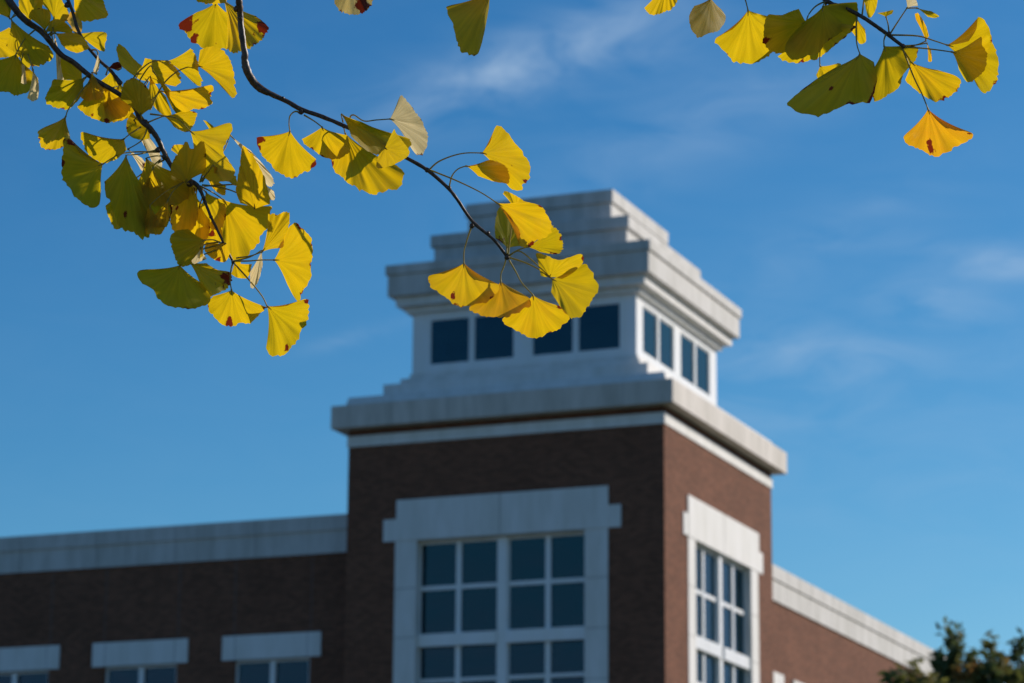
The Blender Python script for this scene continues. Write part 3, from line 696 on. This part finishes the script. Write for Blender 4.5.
(4,(947.8,-158.7),[(972.1,-114),(952.9,-104.4),(930,-103.4),(909.6,-114.9),(898.7,-135.1),(897,-156.5)],[(951.8,-172.7)],dict(z=14)),
(0,(150,168),[(131,203),(136,221),(149,231),(165,227),(172,210),(166,190)],[(160,160)],dict(z=-1.2,s=.55,c=.1)),
(0,(206,192),[(196,214),(206,226),(219,230),(226,216),(224,200)],[(200,187)],dict(z=2.4,c=.25)),
(0,(118,86),[(103,104),(108,118),(122,121),(133,112),(131,98)],[(112,88)],dict(z=1.4,s=.3,c=.3)),
(0,(150,128),[(132,112),(126,124),(130,136),(142,140),(150,138)],[(148,122)],dict(z=1.8,s=.4,c=.2)),
(0,(112,70),[(96,84),(98,96),(110,100),(120,94),(122,82)],[(104,66)],dict(z=2.0,c=.2)),
(0,(200,204),[(184,222),(182,238),(196,246),(208,238),(210,220)],[(203,196)],dict(z=2.6,c=.3)),
(0,(182,176),[(164,168),(156,182),(160,200),(176,206),(188,194)],[(188,180)],dict(z=1.6,s=.3,c=.15)),
]
STEMS = [
 (0,[(-20,-40),(5,-12),(9,0),(20,15),(29,23),(42,32),(52,44),(61.5,55),(73,62),(85,72),(97,81),(111,89),(126,99),(135,108),(142,121),(150,128),(157,138),(163,150),(170,164),(182,178),(197,185),(205,202),(211,217),(217,229),(224,244),(233,262)],
    [9,8,7.6,7,6.6,6.2,6,5.8,5.6,5.4,5.2,5,4.8,5.2,6.2,5.6,5.4,5.2,5,5,4.6,3.2,3,2.8,2.6,2.4]),
 (0,[(60,-20),(72,10),(78,30),(88,47),(99,60),(109,69),(115,76),(120,83)],[4,3.6,3.4,3.2,3.2,3.4,4,5.5]),
 (1,[(232,-70),(237,-20),(239,0),(240,14),(242,34),(244.4,53),(246,67),(252,80),(261,89),(272,94.5),(286,101),(302,109.6),(323,117),(343,125.5),(370,138),(401,155),(426.5,169.5),(448,188),(459,202),(473,222),(494,240),(507,257)],
    [8.5,7.6,7,6.6,6.6,7,8.2,8.4,8,6,5.2,5,4.6,4.4,4.2,4,4,3.8,3.6,3.4,3.2,3.2]),
 (2,[(770,-70),(800,-24),(827,1),(843,7),(859,15),(873,24),(887,34),(896,41),(904,47)],[5.5,5,4.6,4.4,4.2,4,4,3.8,3.6]),
]
BUDS = [(0,(88,75),4),(0,(124,98),4),(0,(51,43),3.5),(0,(151,131),4.5),(0,(158,150),4.5),(0,(204,198),3),(1,(240,18),4),(1,(252,80),5.5),(1,(344,126),3.5),(1,(322,116),2.5),(1,(400,154),3),(1,(488,233),3),(2,(846,8),3),(2,(857,14),3.5),(2,(874,25),2.5),(0,(67,5),4.5),(0,(45,34),4),(0,(145,122),4.5),(0,(165,157),5),(0,(190,183),6),(0,(211,217),3),(0,(233,262),3),(0,(120,83),4),
        (1,(236,9),4.5),(1,(245,66),5),(1,(301,112),4.5),(1,(427,170),4),(1,(449,188),3.5),(1,(472,226),4),(1,(507,257),4.5),(1,(283,98),2.5),
        (2,(826,2),4),(2,(889,34),4),(2,(903,46),3.5)]
# ------------------------------------------------------------------ end of data
BD = [3.00, 3.06, 2.96, 3.02, 2.96, 3.00]      # metres to each branch
def ray(u, v):
    a, b = u - W_/2, v - H_/2
    return FW + RT*(a/F) - UP*(b/F)
def P(u, v, d):
    return CAM + ray(u, v)*d

def leaf_mat():
    m, t, b = mat('ginkgo_leaf')
    o = t.nodes['Material Output']; t.nodes.remove(b)
    NN, LL = t.nodes.new, t.links.new
    oi = NN('ShaderNodeObjectInfo')
    uv = NN('ShaderNodeUVMap'); uv.uv_map = 'fan'
    at = NN('ShaderNodeAttribute'); at.attribute_name = 'stain'
    tn = NN('ShaderNodeAttribute'); tn.attribute_name = 'tone'
    tc = NN('ShaderNodeTexCoord')
    nz = NN('ShaderNodeTexNoise'); nz.inputs['Scale'].default_value = 55; nz.inputs['Detail'].default_value = 5
    LL(tc.outputs['Object'], nz.inputs['Vector'])
    # fan veins
    sx = NN('ShaderNodeSeparateXYZ'); LL(uv.outputs[0], sx.inputs[0])
    wn = NN('ShaderNodeCombineXYZ')
    m1 = NN('ShaderNodeMath'); m1.operation = 'MULTIPLY'; m1.inputs[1].default_value = 34; LL(sx.outputs['X'], m1.inputs[0])
    m2 = NN('ShaderNodeMath'); m2.operation = 'MULTIPLY'; m2.inputs[1].default_value = 1.6; LL(sx.outputs['Y'], m2.inputs[0])
    LL(m1.outputs[0], wn.inputs['X']); LL(m2.outputs[0], wn.inputs['Y']); LL(oi.outputs['Random'], wn.inputs['Z'])
    vn = NN('ShaderNodeTexNoise'); vn.inputs['Scale'].default_value = 1.0; vn.inputs['Detail'].default_value = 3
    LL(wn.outputs[0], vn.inputs['Vector'])
    vr = NN('ShaderNodeMapRange'); vr.inputs['From Min'].default_value = .3; vr.inputs['From Max'].default_value = .7
    vr.inputs['To Min'].default_value = .84; vr.inputs['To Max'].default_value = 1.08
    LL(vn.outputs['Fac'], vr.inputs['Value'])
    # pigment: yellow, slightly greener or more orange from leaf to leaf
    ad = NN('ShaderNodeMath'); ad.operation = 'MULTIPLY_ADD'; ad.inputs[1].default_value = .35; LL(nz.outputs['Fac'], ad.inputs[0]); LL(tn.outputs['Fac'], ad.inputs[2])
    rt = NN('ShaderNodeValToRGB')
    e = rt.color_ramp.elements
    e[0].position = 0.15; e[0].color = (0.60, 0.48, 0.005, 1)
    e[1].position = 1.0; e[1].color = (0.80, 0.55, 0.12, 1)
    x = e.new(.8); x.color = (0.86, 0.40, 0.006, 1)
    x = e.new(0.55); x.color = (0.84, 0.53, 0.004, 1)
    LL(ad.outputs[0], rt.inputs['Fac'])
    rr = NN('ShaderNodeValToRGB')
    e = rr.color_ramp.elements
    e[0].position = 0.15; e[0].color = (0.34, 0.31, 0.03, 1)
    e[1].position = 1.0; e[1].color = (1.0, 0.80, 0.42, 1)
    x = e.new(.8); x.color = (0.62, 0.44, 0.08, 1)
    x = e.new(0.55); x.color = (0.50, 0.38, 0.05, 1)
    LL(ad.outputs[0], rr.inputs['Fac'])
    # blotches
    nf = NN('ShaderNodeTexNoise'); nf.inputs['Scale'].default_value = 420; nf.inputs['Detail'].default_value = 5; nf.inputs['Roughness'].default_value = .6
    LL(tc.outputs['Object'], nf.inputs['Vector'])
    n3 = NN('ShaderNodeMath'); n3.operation = 'ADD'; n3.use_clamp = False
    LL(nf.outputs['Fac'], n3.inputs[0]); LL(nz.outputs['Fac'], n3.inputs[1])
    sa = NN('ShaderNodeMath'); sa.operation = 'MULTIPLY_ADD'; sa.inputs[1].default_value = .9; LL(n3.outputs[0], sa.inputs[0]); LL(at.outputs['Fac'], sa.inputs[2])
    sr = NN('ShaderNodeMapRange'); sr.inputs['From Min'].default_value = 1.33; sr.inputs['From Max'].default_value = 1.50; LL(sa.outputs[0], sr.inputs['Value'])
    def tint(src, brown):
        v = NN('ShaderNodeMix'); v.data_type = 'RGBA'; v.blend_type = 'MULTIPLY'; v.inputs['Factor'].default_value = 1
        LL(src.outputs['Color'], v.inputs['A']); LL(vr.outputs[0], v.inputs['B'])
        k = NN('ShaderNodeMix'); k.data_type = 'RGBA'
        LL(sr.outputs[0], k.inputs['Factor']); LL(v.outputs['Result'], k.inputs['A']); k.inputs['B'].default_value = brown
        return k.outputs['Result']
    ct, cr = tint(rt, (0.20, 0.022, 0.006, 1)), tint(rr, (0.12, 0.025, 0.015, 1))
    bp = NN('ShaderNodeBump'); bp.inputs['Strength'].default_value = 0.35; bp.inputs['Distance'].default_value = 0.0008
    LL(vn.outputs['Fac'], bp.inputs['Height'])
    df = NN('ShaderNodeBsdfDiffuse'); LL(cr, df.inputs['Color']); LL(bp.outputs[0], df.inputs['Normal'])
    tr = NN('ShaderNodeBsdfTranslucent'); LL(ct, tr.inputs['Color']); LL(bp.outputs[0], tr.inputs['Normal'])
    mxs = NN('ShaderNodeMixShader')
    # pale blades let through less light and scatter more back
    mr = NN('ShaderNodeMapRange'); mr.inputs['From Min'].default_value = .6; mr.inputs['From Max'].default_value = .9
    mr.inputs['To Min'].default_value = .66; mr.inputs['To Max'].default_value = .30
    LL(tn.outputs['Fac'], mr.inputs['Value']); LL(mr.outputs[0], mxs.inputs[0])
    LL(df.outputs[0], mxs.inputs[1]); LL(tr.outputs[0], mxs.inputs[2])
    gl = NN('ShaderNodeBsdfGlossy'); gl.inputs['Roughness'].default_value = 0.45; gl.inputs['Color'].default_value = (1, 1, 1, 1)
    LL(bp.outputs[0], gl.inputs['Normal'])
    m3 = NN('ShaderNodeMixShader'); m3.inputs[0].default_value = 0.012
    LL(mxs.outputs[0], m3.inputs[1]); LL(gl.outputs[0], m3.inputs[2])
    LL(m3.outputs[0], o.inputs['Surface'])
    return m
M_LEAF = leaf_mat()

def petiole_mat():
    m, t, b = mat('leaf_stalk')
    b.inputs['Base Color'].default_value = (0.34, 0.27, 0.05, 1)
    b.inputs['Roughness'].default_value = 0.5
    n = t.nodes.new('ShaderNodeTexNoise'); n.inputs['Scale'].default_value = 60
    tc = t.nodes.new('ShaderNodeTexCoord'); t.links.new(tc.outputs['Object'], n.inputs['Vector'])
    r = t.nodes.new('ShaderNodeValToRGB'); r.color_ramp.elements[0].color = (0.34, 0.32, 0.06, 1); r.color_ramp.elements[1].color = (0.62, 0.46, 0.12, 1)
    t.links.new(n.outputs['Fac'], r.inputs['Fac']); t.links.new(r.outputs[0], b.inputs['Base Color'])
    o = t.nodes['Material Output']
    tr = t.nodes.new('ShaderNodeBsdfTranslucent'); t.links.new(r.outputs[0], tr.inputs['Color'])
    mxs = t.nodes.new('ShaderNodeMixShader'); mxs.inputs[0].default_value = .45
    t.links.new(b.outputs[0], mxs.inputs[1]); t.links.new(tr.outputs[0], mxs.inputs[2]); t.links.new(mxs.outputs[0], o.inputs['Surface'])
    return m
M_STALK = petiole_mat()

def bark_mat(name, c0, c1, sc, rough=.7):
    m, t, b = mat(name)
    tc = t.nodes.new('ShaderNodeTexCoord')
    n = t.nodes.new('ShaderNodeTexNoise'); n.inputs['Scale'].default_value = sc; n.inputs['Detail'].default_value = 8; n.inputs['Roughness'].default_value = .7
    t.links.new(tc.outputs['Object'], n.inputs['Vector'])
    r = t.nodes.new('ShaderNodeValToRGB'); r.color_ramp.elements[0].position = .38; r.color_ramp.elements[1].position = .68
    r.color_ramp.elements[0].color = (*c0, 1); r.color_ramp.elements[1].color = (*c1, 1)
    t.links.new(n.outputs['Fac'], r.inputs['Fac']); t.links.new(r.outputs[0], b.inputs['Base Color'])
    b.inputs['Roughness'].default_value = rough
    bp = t.nodes.new('ShaderNodeBump'); bp.inputs['Strength'].default_value = .6; bp.inputs['Distance'].default_value = .12/sc
    t.links.new(n.outputs['Fac'], bp.inputs['Height']); t.links.new(bp.outputs[0], b.inputs['Normal'])
    return m
M_TWIG = bark_mat('twig_bark', (0.032, 0.017, 0.011), (0.13, 0.08, 0.055), 240, .45)
M_BARK = bark_mat('trunk_bark', (0.09, 0.07, 0.055), (0.26, 0.22, 0.18), 14)

PX = 3.0/F        # metres per pixel at the branches

def leaf_depth(rec, x, y):
    br, base, _, _, o = rec
    s = o.get('s', -0.45); v = o.get('v', 0.25)
    return BD[br] + o['z']/100 + PX*(s*(x-base[0]) + v*(y-base[1]))

def make_leaf(rec, parent, rnd):
    br, base, margin, pet, o = rec
    NT, NR = 56, 16
    ms = spline([tuple(map(float, p)) for p in margin], 12)
    # resample evenly along the margin
    L = [0.0]
    for i in range(1, len(ms)):
        L.append(L[-1] + math.dist(ms[i], ms[i-1]))
    mt = []
    for k in range(NT+1):
        q = L[-1]*k/NT; i = 1
        while i < len(L)-1 and L[i] < q: i += 1
        f = (q-L[i-1])/max(L[i]-L[i-1], 1e-6)
        mt.append((ms[i-1][0]+(ms[i][0]-ms[i-1][0])*f, ms[i-1][1]+(ms[i][1]-ms[i-1][1])*f))
    bx, by = base
    vec = [(p[0]-bx, p[1]-by) for p in mt]
    ax = (sum(v[0] for v in vec), sum(v[1] for v in vec))
    al = math.hypot(*ax) or 1; ax = (ax[0]/al, ax[1]/al)
    size = sum(math.hypot(*v) for v in vec)/len(vec)
    q = o.get('q', .42)
    ph = rnd.uniform(0, 6.28); bow = o.get('b', rnd.choice((-1, 1))*rnd.uniform(.06, .16))
    if abs(o.get('s', -.45)) > 1.3 and 'b' not in o: bow *= .4
    seed = rnd.uniform(0, 100)
    verts, uvs, stain = [], [], []
    edge = rnd.choice((.15, .3, .55, .85, 1.1))
    st = o.get('st', [])
    for i in range(NR+1):
        r = i/NR
        for k in range(NT+1):
            th = 2*k/NT-1
            vx, vy = vec[k]
            cren = 1 + (mnoise.noise((k*.62+seed, seed, 0.0))*.050 + mnoise.noise((k*1.9+seed, seed, 5.0))*.022 + mnoise.noise((k*.22, seed, 3.0))*.03)*r**4*min(1, size/30)
            pr = vx*ax[0]+vy*ax[1]
            w = q*(1-r)
            x = bx + r*(vx*(1-w) + ax[0]*pr*w)*cren
            y = by + r*(vy*(1-w) + ax[1]*pr*w)*cren
            d = leaf_depth(rec, x, y)
            rip = (math.sin(th*4.6+ph)*.040 + math.sin(th*10+ph*2)*.020)*r**1.6 + mnoise.noise((th*3.2+seed, r*2.2, seed))*.060*r*r + math.sin(th*(19+4*math.sin(ph))+ph)*.010*r
            cup = bow*(th*th*r - .35*r) + rip
            d += PX*size*cup
            verts.append(P(x, y, d)); uvs.append((th*.5+.5, r))
            sv = 0.0
            for (qx, qy, qr) in st:
                dx, dy = x-qx, y-qy
                vl = math.hypot(vx, vy) or 1
                al_, ac = (dx*vx+dy*vy)/vl, (dx*-vy+dy*vx)/vl          # along and across the veins
                dd = math.hypot(al_*.72, ac*1.15)*(1+.9*mnoise.noise((x*.22+seed, y*.22, qx)))
                sv = max(sv, 1.2 - dd/qr*.75)
            if r > .84: sv = max(sv, edge*(mnoise.noise((k*.21+seed, 8.0, seed))*1.5+.15)*((r-.84)/.16)**1.5)
            stain.append(max(sv, 0))
    faces = []
    n1 = NT+1
    for i in range(NR):
        for k in range(NT):
            a = i*n1+k
            if i == 0: faces.append((0, a+n1, a+n1+1))
            else: faces.append((a, a+n1, a+n1+1, a+1))
    nb = len(faces)
    mb = MB(); mb.v = [tuple(p) for p in verts]; mb.f = faces; mb.m = [0]*nb
    # petiole from the blade's base to the twig
    d0 = leaf_depth(rec, bx, by); d1 = BD[br] if br < 4 else d0
    pts2 = spline([(bx, by)] + [tuple(map(float, p)) for p in pet], 5)
    # run a little way into the blade so the stalk grows out of it
    n = len(pts2)
    pp, rad = [], []
    inx, iny = bx+ax[0]*size*.14, by+ax[1]*size*.14
    pp.append(P(inx, iny, leaf_depth(rec, inx, iny)-.0004)); rad.append(.0003)
    for i, (x, y) in enumerate(pts2):
        f = i/(n-1)
        f2 = f*f*(3-2*f)
        pp.append(P(x, y, d0+(d1-d0)*f2)); rad.append(.00062+.00038*f*f + (.0004 if i == 0 else 0))
    mb.tube(pp, rad, 6, 1)
    me = bpy.data.meshes.new('leaf')
    me.from_pydata(mb.v, [], mb.f)
    uvl = me.uv_layers.new(name='fan')
    for p in me.polygons:
        p.use_smooth = True
        p.material_index = mb.m[p.index]
        for li in p.loop_indices:
            vi = me.loops[li].vertex_index
            uvl.data[li].uv = uvs[vi] if vi < len(uvs) else (.5, 0)
    a = me.attributes.new('stain', 'FLOAT', 'POINT'); b = me.attributes.new('tone', 'FLOAT', 'POINT')
    tone = o.get('c', .28 + rnd.uniform(-.08, .12))
    for i in range(len(me.vertices)):
        a.data[i].value = stain[i] if i < len(stain) else 0
        b.data[i].value = tone
    ob = link('leaf', me, [M_LEAF, M_STALK], parent)
    return ob

# the tree stands to the left of the camera, out of frame; its low limb reaches over the view
LAT = lambda lat, dep, z: Vector((CAM.x, CAM.y, 0)) + Vector((c_, s_, 0))*lat + Vector((-s_, c_, 0))*dep + Vector((0, 0, z))
root = LAT(-3.0, 3.3, 0)
gk = empty('ginkgo_tree', root)
tag(gk, 'ginkgo tree in yellow autumn leaf whose thin twigs hang across the top of the photo', 'tree')
rnd = random.Random(11)
tk = MB()
tp = [LAT(-3.0+.04*math.sin(h*2.1), 3.3+.05*math.sin(h*1.3+1), h) for h in (-.1, .1, .4, 1, 1.8, 2.6, 3.4, 4.4, 5.6, 7)]
tk.tube(tp, [.26, .22, .19, .175, .165, .155, .14, .11, .07, .03], 14)
tk.build('trunk', M_BARK, gk, smooth=True)
limb = [LAT(-3.0, 3.3, 2.9), LAT(-2.3, 3.2, 3.12), LAT(-1.5, 3.1, 3.2), LAT(-.9, 3.05, 3.22), LAT(-.3, 3.0, 3.2), LAT(.2, 2.98, 3.14), LAT(.42, 2.96, 3.06)]
lm = MB()
lp = [Vector(p) for p in spline([tuple(p) for p in limb], 6)]
lm.tube(lp, [.055-.047*i/(len(lp)-1) for i in range(len(lp))], 10)
lm.build('limb', M_BARK, gk, smooth=True)
def near_limb(p):
    return min(lp, key=lambda q: (q-p).length + (0.4 if q.z < p.z else 0))
BR = []
BLAB = ['dense drooping twig thick with yellow and olive leaves', 'long bare twig curving down in front of the cupola with a fan of leaves at its tip',
        'short twig at the upper right with broad shaded leaves', 'short shoots above the frame with single leaves hanging in',
        'unseen leafy shoots added above the frame on the right to shade the leaves below', 'unseen leafy shoots added above the frame in the middle to shade the left leaves']
for bi in range(6):
    tw = MB()
    for (b, pts, wid) in STEMS:
        if b != bi: continue
        sp = spline([(p[0], p[1], w) for p, w in zip(pts, wid)], 6)
        pp = []; rr = []
        for i, (x, y, w) in enumerate(sp):
            jit = mnoise.noise((i*.35, bi*9.0, 1.0))
            pp.append(P(x+jit*.9, y+jit*.8, BD[bi] + .004*mnoise.noise((i*.12, 3.3, bi*5.0)))); rr.append(w*PX*.5*(1+.16*mnoise.noise((i*.9, 1.0, bi*3.0))+.10*mnoise.noise((i*.23, 4.0, bi*3.0))))
        a = pp[0]; q = near_limb(a)
        k1 = a + (a-pp[3]).normalized()*.10
        lead = [Vector(v) for v in spline([tuple(q), tuple(q*.4+k1*.6 + Vector((0,0,.02))), tuple(a)], 6)][:-1]
        tw.tube(lead+pp, [rr[0]*1.25 - rr[0]*.25*i/len(lead) for i in range(len(lead))]+rr, 8)
    if bi >= 3:  # shoots from the limb; the last two branches hold only added shade-casting leaves
        for rec in LEAVES:
            if rec[0] != bi: continue
            x, y = rec[3][-1]
            a = P(x, y, BD[bi] if bi == 3 else BD[bi] + rec[4]['z']/100); q = near_limb(a)
            tw.tube([q, q*.5+a*.5+Vector((.01, 0, .01)), a, a+(a-q).normalized()*.01], [.003, .0025, .002, .001], 7)
    for (b, (x, y), w) in BUDS:
        if b != bi: continue
        c = P(x, y, BD[bi])
        # scaly spur-shoot knob
        vs = [c + (UP*math.cos(t_) + (RT*math.cos(p_)+FW*math.sin(p_))*math.sin(t_))*w*PX*.66*(1+.30*mnoise.noise((t_*2+x, p_*2, y)))
              for t_ in [math.pi*(i+.5)/6 for i in range(6)] for p_ in [2*math.pi*j/8 for j in range(8)]]
        fs = [(i*8+j, i*8+(j+1)%8, (i+1)*8+(j+1)%8, (i+1)*8+j) for i in range(5) for j in range(8)]
        fs += [tuple(range(8)), tuple(40+j for j in reversed(range(8)))]
        tw.poly(vs, fs)
    o = tw.build('branch', M_TWIG, gk, smooth=True)
    o['label'] = BLAB[bi]
    BR.append(o)
for rec in LEAVES:
    make_leaf(rec, BR[rec[0]], rnd)

# ------------------------------------------------------------------ trees beyond, at the lower right
def tree_leaf_mat(name, cols):
    m, t, b = mat(name)
    tc = t.nodes.new('ShaderNodeTexCoord')
    n = t.nodes.new('ShaderNodeTexNoise'); n.inputs['Scale'].default_value = 1.7; n.inputs['Detail'].default_value = 4
    t.links.new(tc.outputs['Object'], n.inputs['Vector'])
    r = t.nodes.new('ShaderNodeValToRGB')
    e = r.color_ramp.elements
    e[0].position = .34; e[0].color = (*cols[0], 1); e[1].position = .68; e[1].color = (*cols[2], 1)
    x = e.new(.5); x.color = (*cols[1], 1)
    t.links.new(n.outputs['Fac'], r.inputs['Fac']); t.links.new(r.outputs[0], b.inputs['Base Color'])
    b.inputs['Roughness'].default_value = .7
    o = t.nodes['Material Output']
    tr = t.nodes.new('ShaderNodeBsdfTranslucent'); t.links.new(r.outputs[0], tr.inputs['Color'])
    mxs = t.nodes.new('ShaderNodeMixShader'); mxs.inputs[0].default_value = .45
    t.links.new(b.outputs[0], mxs.inputs[1]); t.links.new(tr.outputs[0], mxs.inputs[2]); t.links.new(mxs.outputs[0], o.inputs['Surface'])
    return m

def far_tree(name, px, py, dist, radius, crown_h, label, cat, mats, seed, leaders, n_leaf, drop=.45):
    rr = random.Random(seed)
    top = P(px, py, dist)
    base = Vector((top.x, top.y, 0))
    H = top.z
    e = empty(name, base); tag(e, label, cat)
    tm = MB()
    tm.tube([base + Vector((rr.uniform(-.05, .05), rr.uniform(-.05, .05), H*f)) for f in (-.01, .05, .2, .4, .6, .8, .96)],
            [.20, .16, .14, .11, .08, .045, .012], 9)
    cm = MB()
    z0 = H-crown_h
    HB = crown_h-drop
    def spray(c, r, n, flat=.8):
        for _ in range(n):
            d = Vector((rr.gauss(0, 1), rr.gauss(0, 1), rr.gauss(0, 1)*flat)).normalized()*r*rr.random()**.45
            p = c+d
            u = Vector((rr.gauss(0, 1), rr.gauss(0, 1), rr.gauss(0, .7))).normalized()
            w = u.cross(Vector((rr.gauss(0, 1), rr.gauss(0, 1), rr.gauss(0, 1)))).normalized()
            s = rr.uniform(.045, .085)
            cm.poly([p-u*s*1.5, p-w*s*.6, p+u*s*1.5, p+w*s*.6], [(0, 1, 2, 3)])
    tips = []
    for i in range(46):
        f = rr.random()**.8
        z = z0 + HB*f*.95
        rad = radius*(1-f**2.2)**.8*rr.uniform(.45, 1.15) + .08
        a = rr.uniform(0, 6.283)
        st_ = base + Vector((0, 0, z-.25*rad))
        en = base + Vector((math.cos(a)*rad, math.sin(a)*rad, z+.35*rad))
        tm.tube([st_, st_*.5+en*.5+Vector((0, 0, .06)), en], [.035*(1-f)+.012, .02*(1-f)+.008, .005], 5)
        tips.append((st_, en))
    leaders = leaders + [(rr.uniform(-.9, .9)*radius, drop*rr.uniform(.55, 1.25)) for _ in range(7)]
    for lx, lz in leaders:       # upright leader shoots that give the ragged top
        b0 = base + R0*lx*.5 + Vector((0, rr.uniform(-.2, .2), H-1.3)); b1 = base + R0*lx + FW*rr.uniform(-.3, .3) + Vector((0, 0, H-lz))
        tm.tube([b0, b0*.5+b1*.5, b1], [.03, .018, .005], 5)
        tips += [(b0, b1)]*2
        spray(b1-Vector((0, 0, .06)), .05, 6); spray(b1*.85+b0*.15, .10, 14)
    per = max(2, n_leaf//(len(tips)*4))
    for st_, en in tips:
        for q in (.4, .62, .82, 1.0):
            spray(st_*(1-q)+en*q, .09+.10*rr.random(), per)
    tm.build('trunk', M_BARK, e, smooth=True)
    cm.build('crown', mats, e)

G1 = tree_leaf_mat('dark_green_foliage', ((0.07, 0.11, 0.04), (0.11, 0.15, 0.05), (0.20, 0.18, 0.05)))
G2 = tree_leaf_mat('rusty_green_foliage', ((0.09, 0.12, 0.035), (0.17, 0.17, 0.04), (0.36, 0.18, 0.05)))
G3 = tree_leaf_mat('olive_foliage', ((0.11, 0.13, 0.03), (0.18, 0.18, 0.04), (0.26, 0.20, 0.05)))
far_tree('tree', 950, 631, 47, .50, 3.4, 'dark green tree with a ragged twin tip standing against the end of the right wing', 'tree', G1, 3, [(0, 0), (.13, .06), (.05, .2)], 1900, .55)
far_tree('tree', 993, 643, 44, .60, 3.4, 'rusty green tree between the ragged dark tree and the right edge of the photo', 'tree', G2, 5, [(0, 0), (-.12, .2)], 2000, .40)
far_tree('tree', 1020, 640, 50, .6, 3.6, 'dark tree cut by the lower right edge of the photo', 'tree', G1, 8, [(0, 0), (-.1, .1)], 1900, .42)
far_tree('shrub_tree', 918, 670, 40, .42, 3.0, 'low olive green tree top just below the end of the white parapet', 'tree', G3, 9, [(0, 0), (-.3, .06)], 1900, .22)
